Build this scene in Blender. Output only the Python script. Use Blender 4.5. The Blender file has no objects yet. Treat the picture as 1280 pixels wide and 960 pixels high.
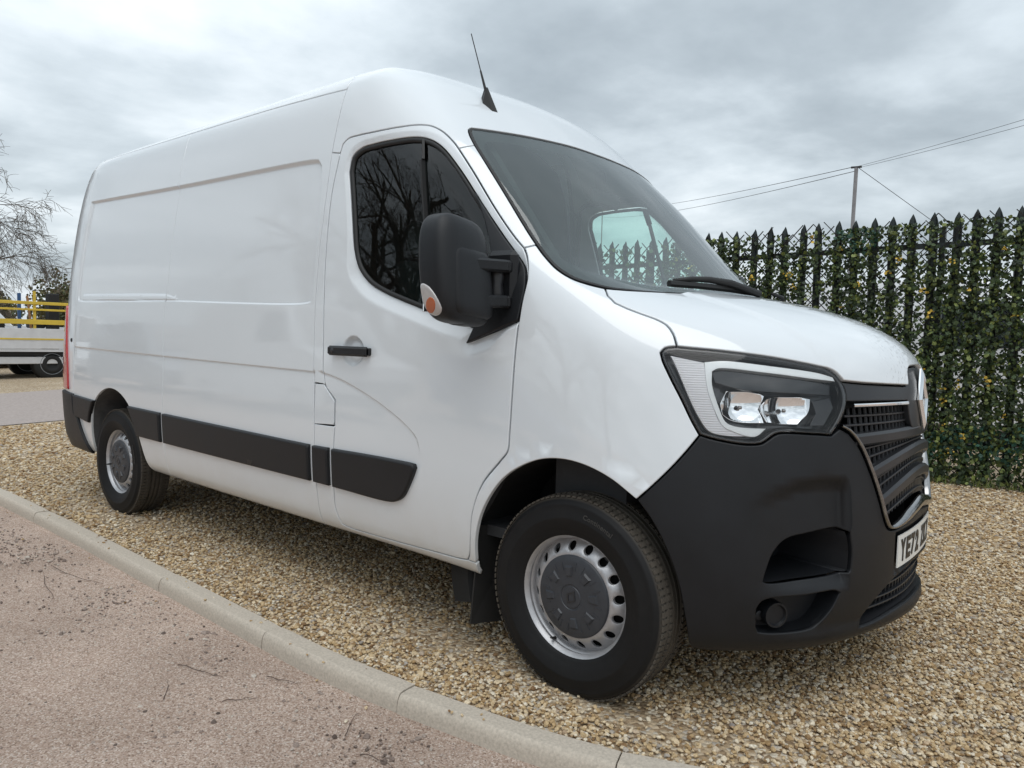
import bpy, bmesh, math, random
import numpy as np
from mathutils import Vector, Matrix
from mathutils.geometry import delaunay_2d_cdt
sc = bpy.context.scene
R_ = math.radians
# ================================================================ camera
cam_d = bpy.data.cameras.new('camera'); cam = bpy.data.objects.new('camera', cam_d); sc.collection.objects.link(cam)
YAW, PITCH, ROLL = R_(129.532), R_(3.415), R_(1.508)
cam_d.sensor_width = 36; cam_d.lens = 907.07/1280*36; cam_d.clip_start = .05; cam_d.clip_end = 2000
_f = Vector((math.cos(YAW)*math.cos(PITCH), math.sin(YAW)*math.cos(PITCH), -math.sin(PITCH)))
_r = Vector((math.sin(YAW), -math.cos(YAW), 0)); _u = _r.cross(_f)
_r2 = _r*math.cos(ROLL)+_u*math.sin(ROLL); _u2 = _u*math.cos(ROLL)-_r*math.sin(ROLL)
cam.matrix_world = Matrix(((_r2.x,_u2.x,-_f.x,1.384),(_r2.y,_u2.y,-_f.y,-3.001),(_r2.z,_u2.z,-_f.z,1.210),(0,0,0,1)))
sc.camera = cam
# ================================================================ light: overcast sky with a veiled sun behind the camera
SUN_EL, SUN_AZ = R_(66), R_(-40)          # azimuth measured from +X towards +Y
sc.view_settings.view_transform = 'Standard'; sc.view_settings.look = 'None'; sc.view_settings.gamma = 1
sc.view_settings.exposure = 0.28
w = bpy.data.worlds.new('World'); sc.world = w; w.use_nodes = True
nt = w.node_tree; nt.nodes.clear()
def N(t, ty, **k):
    n = t.nodes.new(ty)
    for a, b in k.items():
        if a.startswith('i_'): n.inputs[a[2:].replace('_', ' ')].default_value = b
        else: setattr(n, a, b)
    return n
def Lk(t, a, b): t.links.new(a, b)
def math_(t, op, a, b=None, clamp=False):
    n = t.nodes.new('ShaderNodeMath'); n.operation = op; n.use_clamp = clamp
    for i, x in enumerate((a, b)):
        if x is None: continue
        if isinstance(x, (int, float)): n.inputs[i].default_value = x
        else: t.links.new(x, n.inputs[i])
    return n.outputs[0]
def ramp(t, fac, stops, interp='LINEAR'):
    n = t.nodes.new('ShaderNodeValToRGB'); n.color_ramp.interpolation = interp
    e = n.color_ramp.elements
    while len(e) < len(stops): e.new(.5)
    for el, (p, c) in zip(e, stops):
        el.position = p; el.color = (*c, 1) if len(c) == 3 else c
    t.links.new(fac, n.inputs[0]); return n.outputs[0]
sky = N(nt, 'ShaderNodeTexSky', sky_type='NISHITA', sun_disc=False, sun_elevation=SUN_EL, sun_rotation=math.pi/2-SUN_AZ, air_density=1.3, dust_density=3.0, ozone_density=1.0)
tc = N(nt, 'ShaderNodeTexCoord'); sx = N(nt, 'ShaderNodeSeparateXYZ'); Lk(nt, tc.outputs['Generated'], sx.inputs[0])
den = math_(nt, 'ADD', math_(nt, 'MAXIMUM', sx.outputs[2], 0.0), .16)
cx = math_(nt, 'DIVIDE', sx.outputs[0], den); cy = math_(nt, 'DIVIDE', sx.outputs[1], den)
cv = N(nt, 'ShaderNodeCombineXYZ'); Lk(nt, cx, cv.inputs[0]); Lk(nt, cy, cv.inputs[1])
n1 = N(nt, 'ShaderNodeTexNoise', i_Scale=1.0, i_Detail=8.0, i_Roughness=.54, i_Distortion=.15); Lk(nt, cv.outputs[0], n1.inputs['Vector'])
n2 = N(nt, 'ShaderNodeTexNoise', i_Scale=.33, i_Detail=3.0, i_Roughness=.5); Lk(nt, cv.outputs[0], n2.inputs['Vector'])
cl = math_(nt, 'ADD', math_(nt, 'MULTIPLY', n1.outputs[0], .6), math_(nt, 'MULTIPLY', n2.outputs[0], .4))
ccol = ramp(nt, cl, [(.36, (.28, .325, .36)), (.45, (.40, .455, .495)), (.52, (.57, .635, .68)), (.60, (.80, .86, .90))])
# overcast luminance: the cloud deck is brightest overhead, as under any closed cloud layer
up = math_(nt, 'ADD', math_(nt, 'MULTIPLY', math_(nt, 'MAXIMUM', sx.outputs[2], 0.0), .60), .95)
cs = N(nt, 'ShaderNodeVectorMath', operation='SCALE'); Lk(nt, ccol, cs.inputs[0]); Lk(nt, up, cs.inputs['Scale'])
bg1 = N(nt, 'ShaderNodeBackground'); bg1.inputs[1].default_value = .10; Lk(nt, sky.outputs[0], bg1.inputs[0])
bg2 = N(nt, 'ShaderNodeBackground'); bg2.inputs[1].default_value = 1.0; Lk(nt, cs.outputs[0], bg2.inputs[0])
mx = N(nt, 'ShaderNodeMixShader'); mx.inputs[0].default_value = .90
Lk(nt, bg1.outputs[0], mx.inputs[1]); Lk(nt, bg2.outputs[0], mx.inputs[2])
wo = N(nt, 'ShaderNodeOutputWorld'); Lk(nt, mx.outputs[0], wo.inputs[0])
sun_d = bpy.data.lights.new('sun', 'SUN'); sun_d.energy = .9; sun_d.angle = R_(50); sun_d.color = (1, .985, .96)
sun = bpy.data.objects.new('sun', sun_d); sc.collection.objects.link(sun)
_sd = Vector((math.cos(SUN_AZ)*math.cos(SUN_EL), math.sin(SUN_AZ)*math.cos(SUN_EL), math.sin(SUN_EL)))
sun.rotation_euler = _sd.to_track_quat('Z', 'Y').to_euler()
rng = np.random.default_rng(7); random.seed(7)
# ================================================================ helpers
def link(o, parent=None):
    sc.collection.objects.link(o)
    if parent is not None: o.parent = parent
    return o
def tag(o, label=None, cat=None, group=None, kind=None):
    if label: o['label'] = label
    if cat: o['category'] = cat
    if group: o['group'] = group
    if kind: o['kind'] = kind
    return o
def empty(name, label, cat, loc=(0, 0, 0), rz=0, group=None):
    o = bpy.data.objects.new(name, None); o.empty_display_size = .2; link(o); o.location = loc; o.rotation_euler = (0, 0, rz)
    return tag(o, label, cat, group)
def mesh(name, V, F, mat=None, parent=None, nrm=None, smooth=True, mats=None, midx=None):
    me = bpy.data.meshes.new(name); V = np.asarray(V, float)
    me.from_pydata(V.tolist(), [], [tuple(int(i) for i in f) for f in F]); me.update()
    if smooth: me.polygons.foreach_set('use_smooth', [True]*len(me.polygons))
    for m in (mats or ([mat] if mat else [])): me.materials.append(m)
    if midx is not None: me.polygons.foreach_set('material_index', list(midx))
    if nrm is not None: me.normals_split_custom_set_from_vertices(np.asarray(nrm, float).tolist())
    return link(bpy.data.objects.new(name, me), parent)
class MB:
    """collects simple solids and builds them as one mesh"""
    def __init__(s): s.V = []; s.F = []; s.M = []
    def add(s, V, F, m=0):
        o = len(s.V); s.V += [tuple(float(c) for c in v) for v in V]; s.F += [tuple(int(i)+o for i in f) for f in F]; s.M += [m]*len(F)
    def box(s, c, d, rot=None, bev=0, m=0):
        x, y, z = [k/2 for k in d]; b = min(bev, x*.9, y*.9, z*.9)
        if b <= 0:
            V = [(sx_*x, sy_*y, sz_*z) for sx_ in (-1, 1) for sy_ in (-1, 1) for sz_ in (-1, 1)]
            F = [(0, 1, 3, 2), (4, 6, 7, 5), (0, 4, 5, 1), (2, 3, 7, 6), (0, 2, 6, 4), (1, 5, 7, 3)]
        else:
            V = []; F = []; idx = {}
            for sx_ in (-1, 1):
                for sy_ in (-1, 1):
                    for sz_ in (-1, 1):
                        for k in range(3):
                            q = [sx_*(x-b), sy_*(y-b), sz_*(z-b)]; q[k] += (sx_, sy_, sz_)[k]*b
                            idx[(sx_, sy_, sz_, k)] = len(V); V.append(tuple(q))
            g = lambda a, b_, c_, k: idx[(a, b_, c_, k)]
            for s0 in (-1, 1):
                F.append([g(s0, a, b_, 0) for a, b_ in ((-1, -1), (1, -1), (1, 1), (-1, 1))][::s0])
                F.append([g(a, s0, b_, 1) for a, b_ in ((-1, -1), (-1, 1), (1, 1), (1, -1))][::s0])
                F.append([g(a, b_, s0, 2) for a, b_ in ((-1, -1), (1, -1), (1, 1), (-1, 1))][::s0])
            for a in (-1, 1):
                for b_ in (-1, 1):
                    F.append([g(a, b_, -1, 0), g(a, b_, 1, 0), g(a, b_, 1, 1), g(a, b_, -1, 1)][::(1 if a*b_ > 0 else -1)])
                    F.append([g(a, -1, b_, 0), g(a, -1, b_, 2), g(a, 1, b_, 2), g(a, 1, b_, 0)][::(1 if a*b_ > 0 else -1)])
                    F.append([g(-1, a, b_, 1), g(1, a, b_, 1), g(1, a, b_, 2), g(-1, a, b_, 2)][::(1 if a*b_ > 0 else -1)])
            for a in (-1, 1):
                for b_ in (-1, 1):
                    for c_ in (-1, 1):
                        F.append([g(a, b_, c_, 0), g(a, b_, c_, 1), g(a, b_, c_, 2)][::(1 if a*b_*c_ > 0 else -1)])
        R = rot if rot is not None else Matrix.Identity(3)
        V = [tuple((R @ Vector(v)) + Vector(c)) for v in V]
        s.add(V, F, m); return s
    def bar(s, a, b, w, h=None, m=0, bev=0):
        a = Vector(a); b = Vector(b); d = b-a; h = h or w
        z = d.normalized(); up = Vector((0, 0, 1)) if abs(z.z) < .95 else Vector((0, 1, 0))
        x = up.cross(z).normalized(); y = z.cross(x)
        R = Matrix((x, y, z)).transposed()
        return s.box((a+b)/2, (w, h, d.length), R, bev, m)
    def tube(s, P, r, n=8, m=0, cap=True):
        P = [Vector(q) for q in P]; rs = r if hasattr(r, '__len__') else [r]*len(P); V = []; F = []
        prev = None
        for i, q in enumerate(P):
            t = (P[min(i+1, len(P)-1)]-P[max(i-1, 0)]).normalized()
            if prev is None: a = t.orthogonal().normalized()
            else: a = (prev - t*prev.dot(t)).normalized()
            prev = a; b = t.cross(a)
            for k in range(n):
                an = 2*math.pi*k/n; V.append(tuple(q+(a*math.cos(an)+b*math.sin(an))*rs[i]))
        for i in range(len(P)-1):
            for k in range(n):
                F.append((i*n+k, i*n+(k+1) % n, (i+1)*n+(k+1) % n, (i+1)*n+k))
        if cap: F.append(tuple(range(n))[::-1]); F.append(tuple(range((len(P)-1)*n, len(P)*n)))
        s.add(V, F, m); return s
    def lathe(s, prof, n=48, m=0, axis='y', c=(0, 0, 0), a0=0, a1=2*math.pi):
        """prof: (radius, offset along axis) pairs"""
        full = abs(a1-a0-2*math.pi) < 1e-6; V = []; F = []; k = n if full else n+1
        for r, o in prof:
            for i in range(k):
                a = a0+(a1-a0)*i/n
                q = {'y': (r*math.cos(a), o, r*math.sin(a)), 'z': (r*math.cos(a), r*math.sin(a), o), 'x': (o, r*math.cos(a), r*math.sin(a))}[axis]
                V.append((q[0]+c[0], q[1]+c[1], q[2]+c[2]))
        for j in range(len(prof)-1):
            for i in range(n):
                i2 = (i+1) % k if full else i+1
                F.append((j*k+i, j*k+i2, (j+1)*k+i2, (j+1)*k+i))
        s.add(V, F, m); return s
    def build(s, name, mat=None, parent=None, smooth=False, mats=None, fix=True):
        o = mesh(name, s.V, s.F, mat, parent, smooth=smooth, mats=mats, midx=s.M if mats else None)
        if fix:
            bm = bmesh.new(); bm.from_mesh(o.data); bmesh.ops.recalc_face_normals(bm, faces=bm.faces); bm.to_mesh(o.data); bm.free()
        if smooth == 'auto':
            o.data.set_sharp_from_angle(angle=R_(38))
        return o
def sharp(o, deg=38):
    o.data.set_sharp_from_angle(angle=R_(deg)); return o
# ================================================================ materials
def mat(name):
    m = bpy.data.materials.new(name); m.use_nodes = True; t = m.node_tree
    return m, t, t.nodes['Principled BSDF']
def simple(name, col, rough=.5, metal=0, noise=0, nscale=40, bump=0, bscale=200, coat=0, spec=.5, dirt=None):
    m, t, b = mat(name); b.inputs['Roughness'].default_value = rough; b.inputs['Metallic'].default_value = metal
    b.inputs['Coat Weight'].default_value = coat; b.inputs['Coat Roughness'].default_value = .04
    b.inputs['Specular IOR Level'].default_value = spec
    g = N(t, 'ShaderNodeTexCoord')
    if noise:
        n = N(t, 'ShaderNodeTexNoise', i_Scale=nscale, i_Detail=5.0, i_Roughness=.65); Lk(t, g.outputs['Object'], n.inputs['Vector'])
        lo = tuple(c*(1-noise) for c in col); hi = tuple(min(1, c*(1+noise)) for c in col)
        c = ramp(t, n.outputs[0], [(.3, lo), (.7, hi)]); Lk(t, c, b.inputs['Base Color'])
        rr = math_(t, 'ADD', math_(t, 'MULTIPLY', n.outputs[0], .18), rough-.09); Lk(t, rr, b.inputs['Roughness'])
    else: b.inputs['Base Color'].default_value = (*col, 1)
    if bump:
        n = N(t, 'ShaderNodeTexNoise', i_Scale=bscale, i_Detail=3.0, i_Roughness=.6); Lk(t, g.outputs['Object'], n.inputs['Vector'])
        bp = N(t, 'ShaderNodeBump', i_Strength=bump, i_Distance=.001); Lk(t, n.outputs[0], bp.inputs['Height']); Lk(t, bp.outputs[0], b.inputs['Normal'])
    return m
# ---------------------------------------------------------------- body surface: one B-spline shell, closed in u (round the plan), v from sill to roof centre line
SIDE = [ # side z at mid body, half width
 (.315,.935),(.335,.985),(.42,1.012),(.60,1.028),(.76,1.034),(.93,1.034),(1.08,1.033),(1.20,1.03),(1.32,1.026),(1.44,1.02),(1.58,1.012),
 (1.70,1.002),(1.86,.985),(2.03,.962),(2.16,.938),(2.28,.908),(2.385,.868),(2.46,.78),(2.503,.58),(2.52,.30),(2.527,0.)]
FR = { # nose columns 9..18 per row
 0:[(-.95,-.935,.315),(-.5,-.935,.31),(-.2,-.935,.29),(.05,-.93,.26),(.28,-.90,.235),(.44,-.83,.225),(.58,-.69,.22),(.70,-.49,.22),(.79,-.25,.22),(.82,0,.22)],
 1:[(-.95,-.985,.335),(-.5,-.985,.33),(-.2,-.985,.31),(.05,-.98,.28),(.28,-.95,.255),(.45,-.875,.245),(.60,-.73,.24),(.73,-.515,.24),(.82,-.26,.24),(.86,0,.24)],
 2:[(-.95,-1.012,.42),(-.5,-1.012,.41),(-.2,-1.012,.39),(.05,-1.01,.36),(.28,-.98,.34),(.47,-.90,.33),(.62,-.75,.33),(.75,-.525,.33),(.845,-.265,.33),(.885,0,.33)],
 3:[(-.95,-1.028,.60),(-.5,-1.028,.58),(-.2,-1.028,.55),(.05,-1.025,.52),(.28,-.99,.49),(.475,-.91,.47),(.625,-.765,.47),(.755,-.535,.47),(.85,-.27,.47),(.89,0,.47)],
 4:[(-.95,-1.034,.76),(-.5,-1.034,.74),(-.2,-1.034,.71),(.05,-1.03,.68),(.28,-.99,.65),(.47,-.91,.63),(.62,-.765,.62),(.755,-.535,.62),(.85,-.27,.62),(.89,0,.62)],
 5:[(-.95,-1.034,.93),(-.5,-1.034,.91),(-.2,-1.034,.88),(.05,-1.026,.85),(.27,-.98,.82),(.45,-.90,.80),(.605,-.76,.80),(.74,-.535,.80),(.84,-.27,.80),(.88,0,.80)],
 6:[(-.95,-1.033,1.08),(-.5,-1.033,1.07),(-.2,-1.03,1.04),(.05,-1.015,1.01),(.25,-.965,.98),(.42,-.885,.965),(.575,-.75,.96),(.715,-.53,.96),(.815,-.27,.96),(.86,0,.96)],
 7:[(-.95,-1.03,1.20),(-.5,-1.028,1.20),(-.2,-1.02,1.195),(.05,-.998,1.18),(.24,-.945,1.16),(.40,-.865,1.14),(.55,-.735,1.125),(.69,-.52,1.11),(.795,-.265,1.105),(.845,0,1.10)],
 8:[(-.95,-1.026,1.32),(-.5,-1.022,1.32),(-.2,-1.005,1.31),(.03,-.97,1.29),(.2,-.91,1.265),(.35,-.825,1.245),(.48,-.70,1.23),(.61,-.5,1.22),(.71,-.26,1.22),(.755,0,1.22)],
 9:[(-.95,-1.02,1.44),(-.5,-1.01,1.44),(-.22,-.98,1.42),(-.02,-.93,1.39),(.12,-.86,1.36),(.24,-.77,1.34),(.35,-.645,1.33),(.44,-.46,1.325),(.51,-.24,1.325),(.54,0,1.325)],
 10:[(-.95,-1.01,1.58),(-.55,-.995,1.56),(-.30,-.955,1.53),(-.14,-.89,1.48),(-.02,-.80,1.44),(.07,-.69,1.415),(.15,-.57,1.40),(.21,-.40,1.39),(.25,-.2,1.39),(.265,0,1.39)],
 11:[(-.96,-.995,1.70),(-.60,-.98,1.68),(-.37,-.94,1.62),(-.24,-.885,1.56),(-.13,-.79,1.50),(-.04,-.67,1.46),(.05,-.53,1.435),(.12,-.37,1.42),(.17,-.19,1.415),(.19,0,1.41)],
 12:[(-.98,-.975,1.86),(-.70,-.96,1.85),(-.52,-.92,1.82),(-.42,-.86,1.785),(-.33,-.745,1.75),(-.24,-.61,1.72),(-.17,-.47,1.695),(-.12,-.315,1.68),(-.085,-.155,1.67),(-.07,0,1.665)],
 13:[(-1.05,-.955,2.03),(-.84,-.94,2.025),(-.69,-.895,2.01),(-.60,-.82,1.99),(-.52,-.70,1.965),(-.45,-.56,1.945),(-.39,-.42,1.93),(-.35,-.28,1.92),(-.325,-.14,1.91),(-.32,0,1.91)],
 14:[(-1.12,-.93,2.16),(-.95,-.90,2.155),(-.83,-.85,2.145),(-.76,-.77,2.13),(-.70,-.65,2.12),(-.655,-.52,2.11),(-.62,-.39,2.105),(-.595,-.26,2.10),(-.58,-.13,2.095),(-.575,0,2.095)],
 15:[(-1.17,-.895,2.28),(-1.05,-.86,2.275),(-.96,-.80,2.265),(-.90,-.72,2.255),(-.86,-.61,2.25),(-.825,-.49,2.25),(-.80,-.37,2.245),(-.78,-.25,2.245),(-.77,-.125,2.24),(-.765,0,2.24)],
}
TW={ # fairing corrections (row: {column: (dx,dy,dz)})
 0:{15:(0,0,.01),16:(0,0,.025),17:(.02,0,.045),18:(.03,0,.05)},
 1:{15:(0,0,.01),16:(0,0,.025),17:(.02,0,.045),18:(.03,0,.05)},
 2:{16:(.018,0,.01),17:(.018,0,.02),18:(-.018,0,.02)},
 3:{16:(.02,0,0),17:(.020,0,0),18:(-.018,0,0)},
 4:{16:(.02,0,0),17:(.020,0,0),18:(-.016,0,0)},
 5:{16:(.015,0,0),17:(.020,0,0),18:(-.006,0,0)},
 6:{16:(.013,0,.01),17:(.023,0,.015),18:(.010,0,.015)},
 7:{15:(0,0,.005),16:(.012,0,.012),17:(.022,0,.02),18:(.026,0,.022)},
 8:{14:(0,0,.005),15:(.01,0,.01),16:(.02,0,.018),17:(.03,0,.024),18:(.033,0,.024)},
 9:{14:(0,0,.005),15:(.005,0,.01),16:(.01,0,.018),17:(.015,0,.022),18:(.015,0,.022)},
 10:{14:(0,0,0),15:(0,0,.01),16:(0,0,.02),17:(0,0,.02),18:(0,0,.02)},
 11:{12:(0,.012,0),13:(-.006,.015,0),14:(-.012,.015,0),15:(-.012,0,0),16:(-.01,0,0)},
 12:{12:(-.002,.01,0),13:(-.01,.01,0),14:(-.015,0,0),15:(-.015,0,0),16:(-.015,0,0),17:(-.012,0,0),18:(-.012,0,0)},
 14:{12:(0,0,0.01),13:(.005,0,.015),14:(.01,0,.02),15:(.012,0,.02),16:(.015,0,.02),17:(.015,0,.02),18:(.015,0,.02)},
 15:{12:(.015,0,.018),13:(.028,0,.027),14:(.034,0,.03),15:(.037,0,.032),16:(.044,0,.038),17:(.044,0,.038),18:(.044,0,.038)},
}
def _net():
    fy=[1,.95,.88,.80,.68,.55,.41,.27,.135,0.]
    fx=[0,.22,.42,.58,.70,.80,.88,.94,.985,1.]
    for r,(x9,y9,x18,z9,z18) in {16:(-1.22,.845,-.90,2.388,2.39),17:(-1.27,.76,-1.11,2.462,2.466),18:(-1.33,.57,-1.34,2.503,2.507),19:(-1.42,.295,-1.55,2.52,2.53),20:(-1.5,0,-1.75,2.525,2.532)}.items():
        FR[r]=[(x9+(x18-x9)*a,-y9*b,z9+(z18-z9)*a) for a,b in zip(fx,fy)]
    for r,q in TW.items():
        for c,(dx,dy,dz) in q.items():
            a,b,g=FR[r][c-9]; FR[r][c-9]=(a+dx,b+dy,g+dz)
    N=[]
    for r,(z,w) in enumerate(SIDE):
        row=[]
        k=w/1.034
        t=max(0,(z-.9))/1.6                      # narrower towards the back, more so higher up
        tr=lambda x:-(.006+.028*t)*max(0,(-1.35-x))/1.6
        top = r>=16
        zr = lambda x: z+.008*max(0,(-1.35-x))*(1 if z<1.5 else 1.5)
        cut=.028*t
        X0=-4.69+.06*t
        row.append((X0,0,zr(-4.6)));row.append((X0,-.5*k,zr(-4.6)));row.append((X0+.01,-.84*k,zr(-4.6)))
        row.append((X0+.05,-(w+tr(-4.6))*.955 if w else 0,zr(-4.6)))
        for x in (-4.40,-3.7,-2.9,-2.1,-1.40):
            row.append((x,-(w+tr(x)) if w>0.01 else 0.,zr(x)))
        row+= FR[r]
        N.append(row)
    N=np.array(N,float)                         # rows x 19 x 3, right side (y<0)
    L=N[:,-2:0:-1].copy(); L[...,1]*=-1          # mirrored left side
    N=np.concatenate([N,L],1)                    # 36 columns, periodic
    bot=2*N[:1]-N[1:2]
    top=N[-2:-1].copy(); 
    # beyond the roof centre line the surface is its own mirror image
    M=N.shape[1]; idx=[(-j)%M for j in range(M)]
    top=top[:,idx]; top[...,1]*=-1
    return np.concatenate([bot,N,top],0)
NET=_net(); NU=NET.shape[1]; NV=len(SIDE)
def _b(t): return np.stack([(1-t)**3,3*t**3-6*t**2+4,-3*t**3+3*t**2+3*t+1,t**3],-1)/6
def _db(t): return np.stack([-(1-t)**2*3,9*t**2-12*t,-9*t**2+6*t+3,3*t**2],-1)/6
def S(u,v,d=False):
    """u 0..36 (0 rear centre, 18 nose centre, right side first), v 0..20"""
    u=np.asarray(u,float)%NU; v=np.clip(np.asarray(v,float),0,NV-1-1e-9)
    iu=np.floor(u).astype(int); iv=np.floor(v).astype(int); tu=u-iu; tv=v-iv
    bu,bv=_b(tu),_b(tv)
    P=0;Pu=0;Pv=0
    if d: du,dv=_db(tu),_db(tv)
    for a in range(4):
        for b in range(4):
            c=NET[iv+b,(iu+a-1)%NU]
            P=P+c*(bu[...,a]*bv[...,b])[...,None]
            if d:
                Pu=Pu+c*(du[...,a]*bv[...,b])[...,None]; Pv=Pv+c*(bu[...,a]*dv[...,b])[...,None]
    return (P,Pu,Pv) if d else P
def nrm(u,v):
    P,a,b=S(u,v,True); n=np.cross(a,b); l=np.linalg.norm(n,axis=-1,keepdims=True)
    return P,n/np.maximum(l,1e-9)
def Sx(u, v):
    """surface point, mirrored over the roof centre line for v > 20"""
    return S(u, v)
_ua = np.concatenate([[0], np.cumsum(np.linalg.norm(np.diff(S(np.linspace(0, 36, 721), np.full(721, 5.)), axis=0), axis=1))])
_va = np.concatenate([[0], np.cumsum(np.linalg.norm(np.diff(S(np.full(401, 9.), np.linspace(0, 20, 401)), axis=0), axis=1))])
_ug = np.linspace(0, 36, 721); _vg = np.linspace(0, 20, 401)
def to_ab(uv): uv = np.asarray(uv, float); return np.stack([np.interp(uv[:, 0], _ug, _ua), np.interp(uv[:, 1], _vg, _va)], 1)
def to_uv(ab): return np.stack([np.interp(ab[:, 0], _ua, _ug), np.interp(ab[:, 1], _va, _vg)], 1)
def mir(l): return [(36-u, v) for u, v in l][::-1]
def curve(pts, step=.014, corner=38):
    """smooth resampled open curve through uv points; sharp bends stay sharp"""
    A = to_ab(pts); n = len(A)
    if n < 3: 
        k = max(1, int(np.linalg.norm(A[-1]-A[0])/step)); return to_uv(A[0]+(A[-1]-A[0])*np.linspace(0, 1, k+1)[:, None])
    br = [0]
    for i in range(1, n-1):
        a = A[i]-A[i-1]; b = A[i+1]-A[i]; c = np.clip(a@b/(np.linalg.norm(a)*np.linalg.norm(b)+1e-12), -1, 1)
        if math.degrees(math.acos(c)) > corner: br.append(i)
    br.append(n-1); out = []
    for s, e in zip(br[:-1], br[1:]):
        Q = A[s:e+1]; m = len(Q)
        for i in range(m-1):
            p0 = Q[i-1] if i > 0 else 2*Q[0]-Q[1]; p3 = Q[i+2] if i+2 < m else 2*Q[-1]-Q[-2]; p1, p2 = Q[i], Q[i+1]
            k = max(1, int(np.linalg.norm(p2-p1)/step))
            # centripetal Catmull-Rom
            d1 = max(np.linalg.norm(p1-p0), 1e-6)**.5; d2 = max(np.linalg.norm(p2-p1), 1e-6)**.5; d3 = max(np.linalg.norm(p3-p2), 1e-6)**.5
            m1 = (p1-p0)/d1-(p2-p0)/(d1+d2)+(p2-p1)/d2; m2 = (p2-p1)/d2-(p3-p1)/(d2+d3)+(p3-p2)/d3
            m1 *= d2; m2 *= d2
            t = (np.arange(k)/k)[:, None]
            out.append((2*t**3-3*t**2+1)*p1+(t**3-2*t**2+t)*m1+(-2*t**3+3*t**2)*p2+(t**3-t**2)*m2)
    out.append(A[-1:]); return to_uv(np.concatenate(out))
def loop(*parts, step=.014, corner=38):
    """closed loop from several uv polylines laid end to end"""
    out = []
    for q in parts:
        c = curve(q, step, corner) if len(q) > 1 else np.array(q, float)
        out.append(c)
    # straight resample of the joins
    res = []
    for i, c in enumerate(out):
        res.append(c); nx = out[(i+1) % len(out)][0]
        a, b = to_ab([c[-1], nx]); d = np.linalg.norm(b-a)
        if d > step*1.5:
            k = int(d/step); res.append(to_uv(a+(b-a)*(np.arange(1, k)/k)[:, None]) if k > 1 else np.zeros((0, 2)))
    L = np.concatenate(res); A = to_ab(L); keep = [0]
    for i in range(1, len(L)):
        if np.linalg.norm(A[i]-A[keep[-1]]) > step*.25: keep.append(i)
    if np.linalg.norm(A[keep[-1]]-A[0]) < step*.25: keep.pop()
    return L[keep]
def area(L): A = to_ab(L); x, y = A.T; return .5*np.sum(x*np.roll(y, -1)-np.roll(x, -1)*y)
def inset(L, d, side=1):
    """move a closed uv loop by d metres along the surface towards its left (counter-clockwise loop: inwards)"""
    P, Pu, Pv = S(L[:, 0], L[:, 1], True); n = len(L)
    Nn = np.cross(Pu, Pv); Nn /= np.linalg.norm(Nn, axis=1, keepdims=True)+1e-12
    T0 = P-np.roll(P, 1, 0); T1 = np.roll(P, -1, 0)-P
    T0 /= np.linalg.norm(T0, axis=1, keepdims=True)+1e-9; T1 /= np.linalg.norm(T1, axis=1, keepdims=True)+1e-9
    D0 = np.cross(Nn, T0); D1 = np.cross(Nn, T1); D = D0+D1; D /= np.linalg.norm(D, axis=1, keepdims=True)+1e-9
    k = np.clip(1/np.maximum((D*D0).sum(1), .45), 1, 2.)
    dd = (np.broadcast_to(d, n)*k)[:, None]*D*side
    # solve for the uv step
    a = (Pu*Pu).sum(1); b = (Pu*Pv).sum(1); c = (Pv*Pv).sum(1); e = (dd*Pu).sum(1); f = (dd*Pv).sum(1); det = a*c-b*b+1e-12
    du = (c*e-b*f)/det; dv = (a*f-b*e)/det
    return L+np.clip(np.stack([du, dv], 1), -.12, .12), -D*side
def inside(P, L):
    """points P inside closed polygon L (both 2-d)"""
    x, y = P[:, 0][:, None], P[:, 1][:, None]; x0, y0 = L[:, 0], L[:, 1]; x1, y1 = np.roll(x0, -1), np.roll(y0, -1)
    r = np.zeros(len(P), bool)
    for s in range(0, len(P), 4000):
        xs, ys = x[s:s+4000], y[s:s+4000]
        c = ((y0 > ys) != (y1 > ys)) & (xs < (x1-x0)*(ys-y0)/(y1-y0+1e-15)+x0); r[s:s+4000] = (c.sum(1) % 2) == 1
    return r
def dist_poly(P, L, closed=True):
    """distance from 2-d points to a polyline"""
    A = L; B = np.roll(L, -1, 0) if closed else None
    if not closed: A, B = L[:-1], L[1:]
    out = np.full(len(P), 1e9)
    for a, b in zip(A, B):
        d = b-a; t = np.clip(((P-a)@d)/(d@d+1e-15), 0, 1); q = P-(a+t[:, None]*d); out = np.minimum(out, np.hypot(q[:, 0], q[:, 1]))
    return out
def sstep(x): x = np.clip(x, 0, 1); return x*x*(3-2*x)
def disp_surface(uv, disp):
    """displaced position and its true normal"""
    P, Nn = nrm(uv[:, 0], uv[:, 1])
    if disp is None: return P, Nn
    if not callable(disp): return P+Nn*disp, Nn
    h = 2e-3
    U = uv+[h, 0]; W = uv+[0, h*1.5]; U0 = uv-[h, 0]; W0 = uv-[0, h*1.5]
    def f(q):
        p_, n_ = nrm(q[:, 0], q[:, 1]); return p_+n_*disp(p_)[:, None]
    c = P+Nn*disp(P)[:, None]; M = np.cross(f(U)-f(U0), f(W)-f(W0)); l = np.linalg.norm(M, axis=1, keepdims=True)
    M = np.where(l > 1e-12, M/np.maximum(l, 1e-12), Nn)
    return c, M
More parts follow.
